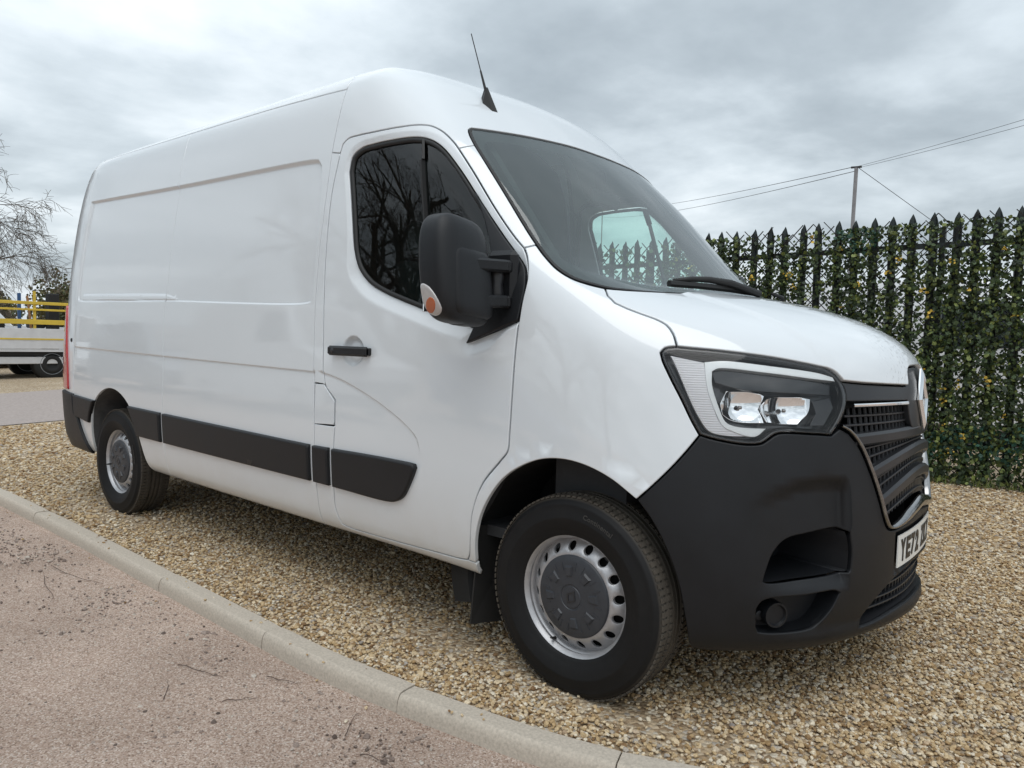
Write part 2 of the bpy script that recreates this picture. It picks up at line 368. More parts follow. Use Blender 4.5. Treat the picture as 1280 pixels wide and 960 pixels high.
def panel(name, L, mat_, parent=None, gap=.0022, roll=.003, depth=.014, disp=None, cell=.035, holes=(), rows=(), lift=0, fine=None, both=True, back=False, glabel=None):
    """a skin panel cut out of the shell: gap to its neighbours, rolled edge, returned flange; mirrored to the left side when both"""
    D = (lambda P: disp(P)+lift) if callable(disp) else ((lambda P: np.full(len(P), lift+(disp or 0.))) if (lift or disp) else None)
    loops = []
    for k, l in enumerate([L]+list(holes)):
        l = np.asarray(l, float)
        if (area(l) > 0) != (k == 0): l = l[::-1]
        loops.append(l)
    V = []; NN = []; F = []; ring0 = []
    def put(uv, sink, outw, wn):
        P, n_ = disp_surface(uv, D); 
        q = P-n_*sink; o = outw*(1-wn)+n_*wn; o /= np.linalg.norm(o, axis=1, keepdims=True)+1e-9
        i0 = len(V); V.extend(q.tolist()); NN.extend(o.tolist()); return list(range(i0, i0+len(uv)))
    inner_uv = []
    for l in loops:
        base = inset(l, gap)[0]; a, outw = inset(l, gap+roll); b, _ = inset(l, gap+roll*.29)
        if gap == 0: base = l
        A = put(a, 0, outw, 1.); B = put(b, roll*.29, outw, .5); C_ = put(base, roll, outw, 0.); E_ = put(base, depth+roll, outw, 0.)
        n = len(a)
        for r0, r1 in ((A, B), (B, C_), (C_, E_)):
            for i in range(n): F.append((r0[i], r1[i], r1[(i+1) % n], r0[(i+1) % n]))
        ring0.append(A); inner_uv.append(a)
    # interior
    AB = [to_ab(a) for a in inner_uv]
    lo = AB[0].min(0); hi = AB[0].max(0)
    gx = np.arange(lo[0]+cell*.5, hi[0], cell); gy = np.arange(lo[1]+cell*.5, hi[1], cell)
    G = np.stack(np.meshgrid(gx, gy), -1).reshape(-1, 2)
    def ok(Q, m_):
        r = inside(Q, AB[0])
        for h_ in AB[1:]: r &= ~inside(Q, h_)
        for h_ in AB: r &= dist_poly(Q, h_) > m_
        return r
    pts = []; edges = []
    for a in AB:
        s = len(pts); pts += a.tolist(); n = len(a); edges += [(s+i, s+(i+1) % n) for i in range(n)]
    rowpts = []
    for (line, offs) in rows:
        ab = to_ab(curve(line, .02)); T = np.gradient(ab, axis=0); T /= np.linalg.norm(T, axis=1, keepdims=True)+1e-9; Nq = np.stack([-T[:, 1], T[:, 0]], 1)
        for o_ in offs: rowpts.append(ab+Nq*o_)
    rowedges = []
    if rowpts:
        acc = []; cnt = 0
        for rp in rowpts:
            m_ = ok(rp, .004); ids = np.full(len(rp), -1); ids[m_] = cnt+np.arange(m_.sum()); cnt += int(m_.sum()); acc.append(rp[m_])
            rowedges += [(int(a_), int(b_)) for a_, b_ in zip(ids[:-1], ids[1:]) if a_ >= 0 and b_ >= 0]
        RP = np.concatenate(acc)
        # thin out the grid near the rows
    else: RP = np.zeros((0, 2))
    G = G[ok(G, cell*.35)] if len(G) else G
    if fine is not None:
        fx, fy = np.meshgrid(np.arange(lo[0], hi[0], fine[1]), np.arange(lo[1], hi[1], fine[1]*.87)); fx = fx+(np.arange(fx.shape[0]) % 2)[:, None]*fine[1]*.5; FG = np.stack([fx.ravel(), fy.ravel()], 1)
        fu = to_uv(FG); FG = FG[fine[0](S(fu[:, 0], fu[:, 1]))]; FG = FG[ok(FG, fine[1]*.5)]; gu = to_uv(G); G = G[~fine[0](S(gu[:, 0], gu[:, 1]))]; G = np.concatenate([G, FG])
    if len(RP):
        keep = np.ones(len(G), bool)
        for s in range(0, len(RP), 2000):
            d = np.min(np.hypot(G[:, None, 0]-RP[None, s:s+2000, 0], G[:, None, 1]-RP[None, s:s+2000, 1]), axis=1); keep &= d > .009
        G = G[keep]
    nb = len(pts); extra = np.concatenate([RP, G]) if len(G) or len(RP) else np.zeros((0, 2)); pts += extra.tolist()
    edges += [(nb+a_, nb+b_) for a_, b_ in rowedges]
    vo, eo, fo, ov, oe, of = delaunay_2d_cdt([Vector(q) for q in pts], edges, [], 0, 1e-7)
    vo = np.array([tuple(q) for q in vo]); tri = np.array([f for f in fo if len(f) == 3])
    cen = vo[tri].mean(1); k = inside(cen, AB[0])
    for h_ in AB[1:]: k &= ~inside(cen, h_)
    tri = tri[k]
    idx = {}; flat = [i for r in ring0 for i in r]; new = []
    for j, o_ in enumerate(ov):
        src = [i for i in o_ if i < nb]
        if src: idx[j] = flat[src[0]]
        else: idx[j] = None; new.append(j)
    if new:
        nuv = to_uv(vo[new]); ii = put(nuv, 0, np.zeros((len(new), 3)), 1.)
        for j, i in zip(new, ii): idx[j] = i
    for t_ in tri: 
        f = [idx[int(i)] for i in t_]
        if len(set(f)) == 3: F.append(tuple(f))
    V = np.array(V); NN = np.array(NN)
    o = mesh(name, V, F, mat_, parent, NN)
    res = [o]
    if both:
        V2 = V*[1, -1, 1]; N2 = NN*[1, -1, 1]
        o2 = mesh(name, V2, [f[::-1] for f in F], mat_, parent, N2); res.append(o2)
    return res
def sheet(name, L, mat_, parent=None, depth=0., cell=.04, both=True, disp=None):
    """a plain sheet cut from the shell at a depth below the skin (no edge)"""
    l = np.asarray(L, float); l = l if area(l) > 0 else l[::-1]
    AB = to_ab(l); lo = AB.min(0); hi = AB.max(0)
    G = np.stack(np.meshgrid(np.arange(lo[0]+cell*.5, hi[0], cell), np.arange(lo[1]+cell*.5, hi[1], cell)), -1).reshape(-1, 2)
    if len(G): G = G[inside(G, AB) & (dist_poly(G, AB) > cell*.3)]
    pts = AB.tolist()+G.tolist(); n = len(AB)
    vo, eo, fo, ov, oe, of = delaunay_2d_cdt([Vector(q) for q in pts], [(i, (i+1) % n) for i in range(n)], [], 0, 1e-7)
    vo = np.array([tuple(q) for q in vo]); tri = np.array([f for f in fo if len(f) == 3]); tri = tri[inside(vo[tri].mean(1), AB)]
    uv = to_uv(vo); 
    if disp is None: P, n_ = nrm(uv[:, 0], uv[:, 1]); P = P-n_*depth
    else: P, n_ = disp_surface(uv, lambda p_: disp(p_)-depth)
    o = mesh(name, P, tri, mat_, parent, n_); r = [o]
    if both: r.append(mesh(name, P*[1, -1, 1], tri[:, ::-1], mat_, parent, n_*[1, -1, 1]))
    return r
# ================================================================ ground
def gz(x, y): return .022*np.maximum(0, y)
KI = np.array([(-40, -1.15), (-12, -1.25), (-6, -1.275), (-4, -1.276), (-3.1, -1.285), (-2.2, -1.307), (-1.2, -1.331), (-.89, -1.335), (-.64, -1.323), (-.23, -1.278), (.01, -1.244), (.25, -1.19), (.52, -1.093), (.9, -.92), (1.4, -.6), (1.9, -.1), (2.3, .6), (2.6, 1.6), (2.7, 3.0), (2.7, 12)])
def dense(P, step=.02):
    out = []
    P = np.asarray(P, float); n = len(P)
    for i in range(n-1):
        p0 = P[max(i-1, 0)]; p1 = P[i]; p2 = P[i+1]; p3 = P[min(i+2, n-1)]; d = np.linalg.norm(p2-p1); k = max(1, int(d/step)); t = (np.arange(k)/k)[:, None]
        a = max(np.linalg.norm(p1-p0), 1e-6)**.5; b = d**.5; c = max(np.linalg.norm(p3-p2), 1e-6)**.5
        m1 = ((p1-p0)/a-(p2-p0)/(a+b)+(p2-p1)/b)*b if i > 0 else (p2-p1); m2 = ((p2-p1)/b-(p3-p1)/(b+c)+(p3-p2)/c)*b if i+2 < n else (p2-p1)
        out.append((2*t**3-3*t**2+1)*p1+(t**3-2*t**2+t)*m1+(-2*t**3+3*t**2)*p2+(t**3-t**2)*m2)
    out.append(P[-1:]); return np.concatenate(out)
KD = dense(KI)
_kt = np.gradient(KD, axis=0); _kt /= np.linalg.norm(_kt, axis=1, keepdims=True); _kn = np.stack([_kt[:, 1], -_kt[:, 0]], 1)     # towards the path
_ks = np.concatenate([[0], np.cumsum(np.linalg.norm(np.diff(KD, axis=0), axis=1))])
def gravel_mat():
    m, t, b = mat('gravel'); g = N(t, 'ShaderNodeTexCoord')
    v = N(t, 'ShaderNodeTexVoronoi', i_Scale=62.0, i_Randomness=1.0); Lk(t, g.outputs['Object'], v.inputs['Vector'])
    sp = N(t, 'ShaderNodeSeparateColor'); Lk(t, v.outputs['Color'], sp.inputs[0])
    c = ramp(t, sp.outputs[0], [(.0, (.14, .09, .05)), (.25, (.32, .22, .13)), (.5, (.47, .355, .225)), (.75, (.58, .48, .35)), (.93, (.66, .60, .49)), (1, (.36, .33, .30))])
    n = N(t, 'ShaderNodeTexNoise', i_Scale=1.1, i_Detail=6.0, i_Roughness=.6); Lk(t, g.outputs['Object'], n.inputs['Vector'])
    n2 = N(t, 'ShaderNodeTexNoise', i_Scale=400.0, i_Detail=3.0, i_Roughness=.7); Lk(t, g.outputs['Object'], n2.inputs['Vector'])
    dd = ramp(t, n2.outputs[0], [(.3, (.22, .16, .10)), (.7, (.42, .33, .22))])
    k = ramp(t, n.outputs[0], [(.42, (0, 0, 0)), (.62, (.55, .55, .55))]); mx_ = N(t, 'ShaderNodeMix', data_type='RGBA'); Lk(t, k, mx_.inputs[0]); Lk(t, c, mx_.inputs[6]); Lk(t, dd, mx_.inputs[7])
    Lk(t, mx_.outputs[2], b.inputs['Base Color']); b.inputs['Roughness'].default_value = .85; b.inputs['Specular IOR Level'].default_value = .25
    h = math_(t, 'SUBTRACT', math_(t, 'MULTIPLY', n2.outputs[0], .15), v.outputs['Distance'])
    bp = N(t, 'ShaderNodeBump', i_Strength=.9, i_Distance=.012); Lk(t, h, bp.inputs['Height']); Lk(t, bp.outputs[0], b.inputs['Normal'])
    return m
def grit_mat():
    m, t, b = mat('compacted_grit'); g = N(t, 'ShaderNodeTexCoord')
    v = N(t, 'ShaderNodeTexVoronoi', i_Scale=210.0, i_Randomness=1.0); Lk(t, g.outputs['Object'], v.inputs['Vector'])
    sp = N(t, 'ShaderNodeSeparateColor'); Lk(t, v.outputs['Color'], sp.inputs[0])
    c = ramp(t, sp.outputs[0], [(.0, (.24, .165, .125)), (.2, (.385, .285, .225)), (.5, (.46, .355, .29)), (.8, (.54, .435, .365)), (.95, (.66, .58, .51)), (1, (.16, .12, .10))])
    n = N(t, 'ShaderNodeTexNoise', i_Scale=1.6, i_Detail=9.0, i_Roughness=.62); Lk(t, g.outputs['Object'], n.inputs['Vector'])
    k = ramp(t, n.outputs[0], [(.28, (.80, .77, .75)), (.5, (.97, .95, .94)), (.72, (1.12, 1.10, 1.09))]); mu = N(t, 'ShaderNodeMix', data_type='RGBA', blend_type='MULTIPLY'); mu.inputs[0].default_value = 1; Lk(t, c, mu.inputs[6]); Lk(t, k, mu.inputs[7])
    v2 = N(t, 'ShaderNodeTexVoronoi', i_Scale=34.0, i_Randomness=1.0); Lk(t, g.outputs['Object'], v2.inputs['Vector'])
    sm = N(t, 'ShaderNodeSeparateColor'); Lk(t, v2.outputs['Color'], sm.inputs[0])
    rad = math_(t, 'MULTIPLY', sm.outputs[0], .22); st = math_(t, 'LESS_THAN', v2.outputs['Distance'], math_(t, 'SUBTRACT', rad, .05))
    sc_ = ramp(t, sm.outputs[1], [(.2, (.16, .12, .10)), (.6, (.33, .27, .23)), (.9, (.52, .47, .41))]); m2 = N(t, 'ShaderNodeMix', data_type='RGBA'); Lk(t, math_(t, 'MULTIPLY', st, .75), m2.inputs[0]); Lk(t, mu.outputs[2], m2.inputs[6]); Lk(t, sc_, m2.inputs[7])
    Lk(t, m2.outputs[2], b.inputs['Base Color']); b.inputs['Roughness'].default_value = .92; b.inputs['Specular IOR Level'].default_value = .2
    n3 = N(t, 'ShaderNodeTexNoise', i_Scale=120.0, i_Detail=6.0, i_Roughness=.75); Lk(t, g.outputs['Object'], n3.inputs['Vector'])
    h = math_(t, 'ADD', math_(t, 'ADD', math_(t, 'MULTIPLY', st, .5), n3.outputs[0]), math_(t, 'MULTIPLY', n.outputs[0], 1.5))
    bp = N(t, 'ShaderNodeBump', i_Strength=.9, i_Distance=.008); Lk(t, h, bp.inputs['Height']); Lk(t, bp.outputs[0], b.inputs['Normal'])
    return m
GRAVEL = gravel_mat(); GRIT = grit_mat()
CONC = simple('kerb_concrete', (.475, .42, .35), .92, noise=.20, nscale=110, bump=1.0, bscale=420, spec=.2)
# the compacted path is the lowest sheet and reaches the horizon
xs = np.concatenate([[-400, -120, -40], np.linspace(-12, 6, 73), [30, 120, 400]]); ys = np.concatenate([[-400, -100, -30], np.linspace(-8, 0, 41), [30, 120, 400]])
V = [(x, y, -.058+.006*math.sin(x*2.1+y)*math.cos(y*3.3)*(1 if abs(x) < 12 and -8 < y < 0 else 0)) for y in ys for x in xs]; nx = len(xs)
tag(mesh('grit_path', V, [(j*nx+i, j*nx+i+1, (j+1)*nx+i+1, (j+1)*nx+i) for j in range(len(ys)-1) for i in range(nx-1)], GRIT), kind='structure')
# gravel yard, bounded by the kerb
K2 = KD[::6]; far = [(2.7, 400.), (-400., 400.), (-400., -1.1)]
ext = np.concatenate([K2, far]); 
gx, gy = np.meshgrid(np.concatenate([[-200, -80, -40], np.arange(-24, 2.6, .4)]), np.concatenate([np.arange(-1.2, 10, .4), [14, 20, 30, 60, 120, 250]])); G = np.stack([gx.ravel(), gy.ravel()], 1)
G = G[inside(G, ext) & (dist_poly(G, ext) > .12)]
G = G[(G[:, 0] < 2.65)]
vo, eo, fo, ov, oe, of = delaunay_2d_cdt([Vector(q) for q in np.concatenate([ext, G]).tolist()], [(i, (i+1) % len(ext)) for i in range(len(ext))], [], 0, 1e-6)
vo = np.array([tuple(q) for q in vo]); tri = np.array(fo); tri = tri[inside(vo[tri].mean(1), ext)]
GZ = np.minimum(gz(vo[:, 0], vo[:, 1]), .25)
tag(mesh('gravel_yard', np.column_stack([vo, GZ-.004]), tri, GRAVEL), kind='structure')
# second yard on the right of the kerb bend, outside the picture, is left as path
ROADM = simple('worn_access_road', (.36, .31, .285), .92, noise=.18, nscale=25, bump=.9, bscale=200, spec=.2)
RL = [(-9.30, -1.27), (-9.10, -.15), (-9.18, .6), (-9.6, 3), (-10.5, 8), (-12.5, 16), (-15, 30)]; RR = [(-13.6, -1.26), (-13.86, 1.1), (-14.1, 2.2), (-14.7, 5), (-16, 10), (-18.5, 18), (-21, 30)]
a = dense(RL, .5); b = dense(RR, .5); k = min(len(a), len(b)); a = a[np.linspace(0, len(a)-1, k).astype(int)]; b = b[np.linspace(0, len(b)-1, k).astype(int)]
V = [(q[0], q[1], min(.25, float(gz(q[0], q[1])))+.003) for q in a]+[(q[0], q[1], min(.25, float(gz(q[0], q[1])))+.003) for q in b]
tag(mesh('access_road', V, [(i, i+1, k+i+1, k+i) for i in range(k-1)], ROADM), kind='structure')
# ---- kerb stones
KERB = bpy.data.objects.new('kerb', None); link(KERB); tag(KERB, kind='structure')
joints_x = [-3.07, -2.135, -1.19, -.42, .33, 1.03]
sj = [float(np.interp(x, KD[:, 0], _ks)) for x in joints_x]
s0 = sj[0]; left = [s0-.915*i for i in range(1, 24)][::-1]; right = [sj[-1]+.8*i for i in range(1, 8)]
J = left+sj+right
for i, (a, b) in enumerate(zip(J[:-1], J[1:])):
    ss = np.linspace(a+.0022, b-.0022, max(4, int((b-a)/.06))); px_ = np.interp(ss, _ks, KD[:, 0]); py_ = np.interp(ss, _ks, KD[:, 1]); nx_ = np.interp(ss, _ks, _kn[:, 0]); ny_ = np.interp(ss, _ks, _kn[:, 1])
    dz = random.uniform(-.003, .003); dy = random.uniform(-.003, .003)
    prof = [(0, -.12), (0, .004), (.003, .007), (.035, .0085), (.070, .0085), (.077, .006), (.083, .000), (.088, -.009), (.093, -.030), (.096, -.12)]
    V = []; 
    for o_, z_ in prof:
        for k in range(len(ss)):
            e = .003 if k in (0, len(ss)-1) else 0
            V.append((px_[k]+nx_[k]*(o_+dy), py_[k]+ny_[k]*(o_+dy), z_+dz-(e if z_ > -.1 else 0)))
    n = len(ss); F = [(r*n+k, r*n+k+1, (r+1)*n+k+1, (r+1)*n+k)[::-1] for r in range(len(prof)-1) for k in range(n-1)]+[tuple(r*n for r in range(len(prof))), tuple(r*n+n-1 for r in range(len(prof)))[::-1]]
    sharp(mesh('kerb_stone', V, F, CONC, KERB), 16)
# ---- loose stones
def stone_mat(name, stops, rough=.75):
    m, t, b = mat(name); oi = N(t, 'ShaderNodeObjectInfo'); c = ramp(t, oi.outputs['Random'], stops)
    g = N(t, 'ShaderNodeTexCoord'); n = N(t, 'ShaderNodeTexNoise', i_Scale=2.5, i_Detail=4.0); Lk(t, g.outputs['Object'], n.inputs['Vector'])
    k = ramp(t, n.outputs[0], [(.3, (.72, .70, .68)), (.7, (1.15, 1.15, 1.15))]); mu = N(t, 'ShaderNodeMix', data_type='RGBA', blend_type='MULTIPLY'); mu.inputs[0].default_value = 1; Lk(t, c, mu.inputs[6]); Lk(t, k, mu.inputs[7])
    Lk(t, mu.outputs[2], b.inputs['Base Color']); b.inputs['Roughness'].default_value = rough; b.inputs['Specular IOR Level'].default_value = .3
    return m
PEB = stone_mat('pebble_stone', [(0, (.20, .115, .055)), (.15, (.37, .245, .12)), (.32, (.49, .355, .195)), (.5, (.58, .445, .27)), (.68, (.66, .545, .38)), (.84, (.72, .66, .54)), (.93, (.44, .30, .17)), (.98, (.40, .36, .31)), (1, (.26, .23, .21))])
PEB2 = stone_mat('path_stone', [(0, (.10, .075, .062)), (.4, (.25, .195, .165)), (.75, (.36, .30, .26)), (1, (.58, .53, .46))])
def scatter(name, pts, scl, m_, flat=.55, kind='stuff'):
    n = len(pts); me = bpy.data.meshes.new(name); me.vertices.add(n); me.vertices.foreach_set('co', np.asarray(pts, np.float32).ravel())
    for nm, arr in (('sc', scl), ('rx', rng.uniform(-.5, .5, n)), ('ry', rng.uniform(-.5, .5, n)), ('rz', rng.uniform(0, 6.283, n)), ('sh', rng.uniform(.6, 1.0, n))):
        a = me.attributes.new(nm, 'FLOAT', 'POINT'); a.data.foreach_set('value', np.asarray(arr, np.float32))
    o = link(bpy.data.objects.new(name, me)); md = o.modifiers.new('scatter', 'NODES'); ng = bpy.data.node_groups.new(name, 'GeometryNodeTree'); md.node_group = ng
    ng.interface.new_socket('Geometry', in_out='INPUT', socket_type='NodeSocketGeometry'); ng.interface.new_socket('Geometry', in_out='OUTPUT', socket_type='NodeSocketGeometry')
    gi = ng.nodes.new('NodeGroupInput'); go = ng.nodes.new('NodeGroupOutput'); jn = ng.nodes.new('GeometryNodeJoinGeometry')
    for k in range(4):
        ic = ng.nodes.new('GeometryNodeMeshIcoSphere'); ic.inputs['Radius'].default_value = .5; ic.inputs['Subdivisions'].default_value = 2
        sp = ng.nodes.new('GeometryNodeSetPosition'); nz = ng.nodes.new('ShaderNodeTexNoise'); nz.noise_dimensions = '4D'; nz.inputs['W'].default_value = k*7.3; nz.inputs['Scale'].default_value = 2.2; nz.inputs['Detail'].default_value = 1.
        sub = ng.nodes.new('ShaderNodeVectorMath'); sub.operation = 'SUBTRACT'; sub.inputs[1].default_value = (.5, .5, .5)
        scn = ng.nodes.new('ShaderNodeVectorMath'); scn.operation = 'SCALE'; scn.inputs['Scale'].default_value = .75
        ng.links.new(nz.outputs['Color'], sub.inputs[0]); ng.links.new(sub.outputs[0], scn.inputs[0]); ng.links.new(scn.outputs[0], sp.inputs['Offset']); ng.links.new(ic.outputs['Mesh'], sp.inputs['Geometry'])
        smt = ng.nodes.new('GeometryNodeSetMaterial'); smt.inputs['Material'].default_value = m_; ng.links.new(sp.outputs[0], smt.inputs['Geometry'])
        g2 = ng.nodes.new('GeometryNodeGeometryToInstance'); ng.links.new(smt.outputs[0], g2.inputs[0]); ng.links.new(g2.outputs[0], jn.inputs[0])
    ip = ng.nodes.new('GeometryNodeInstanceOnPoints'); ng.links.new(gi.outputs[0], ip.inputs['Points']); ng.links.new(jn.outputs[0], ip.inputs['Instance']); ip.inputs['Pick Instance'].default_value = True
    def att(nm):
        a = ng.nodes.new('GeometryNodeInputNamedAttribute'); a.data_type = 'FLOAT'; a.inputs['Name'].default_value = nm; return a.outputs[0]
    cr = ng.nodes.new('ShaderNodeCombineXYZ'); [ng.links.new(att(a), cr.inputs[i]) for i, a in enumerate(('rx', 'ry', 'rz'))]
    e2r = ng.nodes.new('FunctionNodeEulerToRotation'); ng.links.new(cr.outputs[0], e2r.inputs[0]); ng.links.new(e2r.outputs[0], ip.inputs['Rotation'])
    cs_ = ng.nodes.new('ShaderNodeCombineXYZ'); s_ = att('sc'); sh = att('sh'); mm = ng.nodes.new('ShaderNodeMath'); mm.operation = 'MULTIPLY'; ng.links.new(s_, mm.inputs[0]); ng.links.new(sh, mm.inputs[1]); m3 = ng.nodes.new('ShaderNodeMath'); m3.operation = 'MULTIPLY'; ng.links.new(s_, m3.inputs[0]); m3.inputs[1].default_value = flat
    ng.links.new(s_, cs_.inputs[0]); ng.links.new(mm.outputs[0], cs_.inputs[1]); ng.links.new(m3.outputs[0], cs_.inputs[2]); ng.links.new(cs_.outputs[0], ip.inputs['Scale'])
    ng.links.new(ip.outputs[0], go.inputs[0]); me.materials.append(m_); return tag(o, kind=kind)
def vnoise(x, y, f):
    """smooth value noise for patchiness"""
    X = x*f; Y = y*f; xi = np.floor(X).astype(int); yi = np.floor(Y).astype(int); tx = sstep(X-xi); ty = sstep(Y-yi)
    h = lambda a, b: ((np.sin(a*127.1+b*311.7)*43758.5453) % 1)
    return (h(xi, yi)*(1-tx)+h(xi+1, yi)*tx)*(1-ty)+(h(xi, yi+1)*(1-tx)+h(xi+1, yi+1)*tx)*ty
cx_, cy_ = 1.384, -3.0
n = 1500000; X = rng.uniform(-9, 2.6, n); Y = rng.uniform(-1.34, 4.3, n); D = np.hypot(X-cx_, Y-cy_)
dens = np.where(D < 3.2, 7600, np.where(D < 5, 4600, np.where(D < 8, 1900, 600)))/(n/(11.6*5.64))
# thin, worn patches of fines beside the wheels
fines = np.exp(-(((X-.35)/.55)**2+((Y+.95)/.13)**2))*.85+np.exp(-(((X+.35)/.5)**2+((Y+.93)/.12)**2))*.7+np.exp(-(((X+3.7)/.9)**2+((Y+.95)/.2)**2))*.8
fines += .55*sstep((vnoise(X, Y, 1.3)-.62)/.2)*(Y < 2)
k = (rng.random(n) < dens*(1-np.clip(fines, 0, .93))) & inside(np.stack([X, Y], 1), np.concatenate([K2, far])) & (X < 2.6)
X, Y, D = X[k], Y[k], D[k]; kd = np.interp(X, KD[:, 0], KD[:, 1]); ok_ = (Y > kd+.004)
# some stones spill on to the kerb's back edge
X, Y, D = X[ok_], Y[ok_], D[ok_]
sz = np.exp(rng.normal(math.log(.0128), .28, len(X)))*np.where(D > 5, 1.35, 1)*np.where(D > 8, 1.5, 1); Z = gz(X, Y)+rng.uniform(-.002, .006, len(X))
scatter('gravel_stones', np.stack([X, Y, Z], 1), sz, PEB)
n = 9000; X = rng.uniform(-5.5, 1.6, n); Y = -1.42-np.abs(rng.gamma(1.6, .42, n)); yk = np.interp(X, KD[:, 0], KD[:, 1])-.13; cl_ = vnoise(X, Y, 3.1)
k = (Y < yk) & (rng.random(n) < .15+1.0*sstep((cl_-.5)/.3)) & (np.hypot(X-cx_, Y-cy_) > .5); X, Y = X[k], Y[k]
scatter('path_stones', np.stack([X, Y, np.full(len(X), -.056)], 1), np.exp(rng.normal(math.log(.0085), .42, len(X))), PEB2, .6)
n = 420; s_ = rng.uniform(8, 44, n); X = np.interp(s_, _ks, KD[:, 0]); Y = np.interp(s_, _ks, KD[:, 1]); o_ = np.where(rng.random(n) < .45, rng.uniform(0, .09, n), .10+rng.gamma(1.3, .06, n)); nx_ = np.interp(s_, _ks, _kn[:, 0]); ny_ = np.interp(s_, _ks, _kn[:, 1])
k = (X > -6) & (X < 2.0); scatter('spilled_gravel', np.stack([X+nx_*o_, Y+ny_*o_, np.where(o_ < .095, .011, -.053)], 1)[k], np.exp(rng.normal(math.log(.0095), .3, n))[k], PEB)
TWIG = simple('dry_twig', (.10, .07, .055), .9)
for i, (x, y, a, l) in enumerate([(-1.28, -1.72, .3, .22), (-1.05, -1.88, 2.6, .16), (-2.9, -1.62, .1, .5), (-2.75, -1.7, -.25, .45), (-.42, -1.60, 2.2, .14), (-.30, -1.63, .2, .12), (-.9, -1.75, 1.0, .12), (-.95, -1.55, .4, .15)]):
    q = MB(); P = [(x+math.cos(a+.05*math.sin(k*1.1+i))*l*k/6, y+math.sin(a+.05*math.sin(k*1.1+i))*l*k/6, -.050+.004*math.sin(k*2+i)) for k in range(7)]; q.tube(P, [.0018, .0017, .0015, .0013, .0011, .0009, .0006], 5)
    o = q.build('twig', TWIG); tag(o, ['dry brown twig on the pink path, nearest the middle of the picture', 'short dry twig lying right of the longer one on the path', 'long thin dry twig at the far left of the path', 'second long twig beside the far left one, nearer the camera', 'thin dark twig on the path close to the kerb bend', 'tiny curved twig touching the one near the kerb bend', 'small dark twig on the open part of the path', 'bent dry twig lying just in front of the kerb'][i], 'twig', 'dry twigs on the path')
# ================================================================ fence
STEELG = simple('dark_green_grey_fence_steel', (.036, .046, .045), .5, .3, noise=.2, nscale=6)
F0 = np.array([-.48, 4.126]); FH = .070; fd = np.array([math.cos(FH), math.sin(FH)]); fn = np.array([math.sin(FH), -math.cos(FH)])    # towards the camera
FENCE = empty('palisade_fence', 'dark steel palisade fence covered in trellis and artificial ivy behind the van', 'fence', (float(F0[0]), float(F0[1]), .09), FH)
def pale_mesh():
    """W-section pale with a triple pointed head"""
    xs_ = [-.034, -.020, -.006, .006, .020, .034]; ys_ = [.0, -.014, -.002, -.002, -.014, 0]; H = 2.30
    tops = [H-.055, H-.03, H-.05, H-.05, H-.03, H-.055]; V = []; 
    hx = [(-.034, H-.095), (-.024, H-.055), (-.011, H-.022), (0, H), (.011, H-.022), (.024, H-.055), (.034, H-.095)]
    prof = [(-.034, 0), (-.026, -.013), (-.010, -.002), (0, -.002), (.010, -.002), (.026, -.013), (.034, 0)]
    # curved-over tips
    for th in (0, .003):
        for (x, y) in prof: V.append((x, y+th, 0))
        for (x, y), (hx_, hz) in zip(prof, hx): V.append((x, y+th, H-.13))
        for (x, y), (hx_, hz) in zip(prof, hx): V.append((hx_, y+th-(.006 if abs(x) > .02 else 0), hz))
    F = []
    for o_ in (0, 21):
        for r in (0, 1):
            for i in range(6): F.append((o_+r*7+i, o_+r*7+i+1, o_+(r+1)*7+i+1, o_+(r+1)*7+i))
    for r in (0, 1):
        F.append((r*7, (r+1)*7, 21+(r+1)*7, 21+r*7)); F.append((r*7+6, 21+r*7+6, 21+(r+1)*7+6, (r+1)*7+6))
    for i in range(6): F.append((14+i, 14+i+1, 35+i+1, 35+i))
    me = bpy.data.meshes.new('pale'); me.from_pydata(V, [], F); me.materials.append(STEELG); return me
PALE = pale_mesh()
for i in range(-34, 25):
    s_ = (i)*.155; o = link(bpy.data.objects.new('pale', PALE), FENCE); o.location = (s_, 0, (.0035*s_/.155)+random.uniform(-.006, .006)); o.rotation_euler = (random.uniform(-.006, .006), random.uniform(-.008, .008), random.uniform(-.04, .04))
q = MB()
for z0 in (.30, 2.02):
    q.bar((-5.6, .012, z0-.12), (3.9, .012, z0+.085), .045, .045)
q.build('rail', STEELG, FENCE)
for xq in (-4.9, -2.15, .6, 3.35):
    q = MB(); q.box((xq+.078, .09, 1.08+.022*xq), (.045, .10, 2.2)); q.build('post', STEELG, FENCE)
# expanding willow trellis in front of the pales
WOOD = simple('dark_trellis_stick', (.022, .018, .014), .8, noise=.3, nscale=30)
q = MB(); st = .092; H = 2.20
for sgn in (-1, 1):
    for k in range(-60, 62):
        x0 = k*st; p_ = []
        a0, a1 = x0, x0+sgn*H*.92
        lo, hi = -5.3, 3.85; t0, t1 = 0., 1.
        f = lambda t: a0+(a1-a0)*t
        if min(a0, a1) > hi or max(a0, a1) < lo: continue
        for e in (lo, hi):
            te = (e-a0)/(a1-a0)
            if 0 < te < 1:
                if (f(t0)-e)*(1 if e == lo else -1) < 0: t0 = max(t0, te)
                if (f(t1)-e)*(1 if e == lo else -1) < 0: t1 = min(t1, te)
        if t1-t0 < .03: continue
        zb = .02+random.uniform(-.02, .03); zt = H+random.uniform(-.02, .10)
        yy = -.030-.007*(sgn > 0)
        q.bar((f(t0), yy+random.uniform(-.003, .003), zb+(zt-zb)*t0+.022*f(t0)), (f(t1), yy+random.uniform(-.004, .004), zb+(zt-zb)*t1+.022*f(t1)), .012, .007)
tag(q.build('trellis_stick', WOOD, FENCE), kind='stuff')
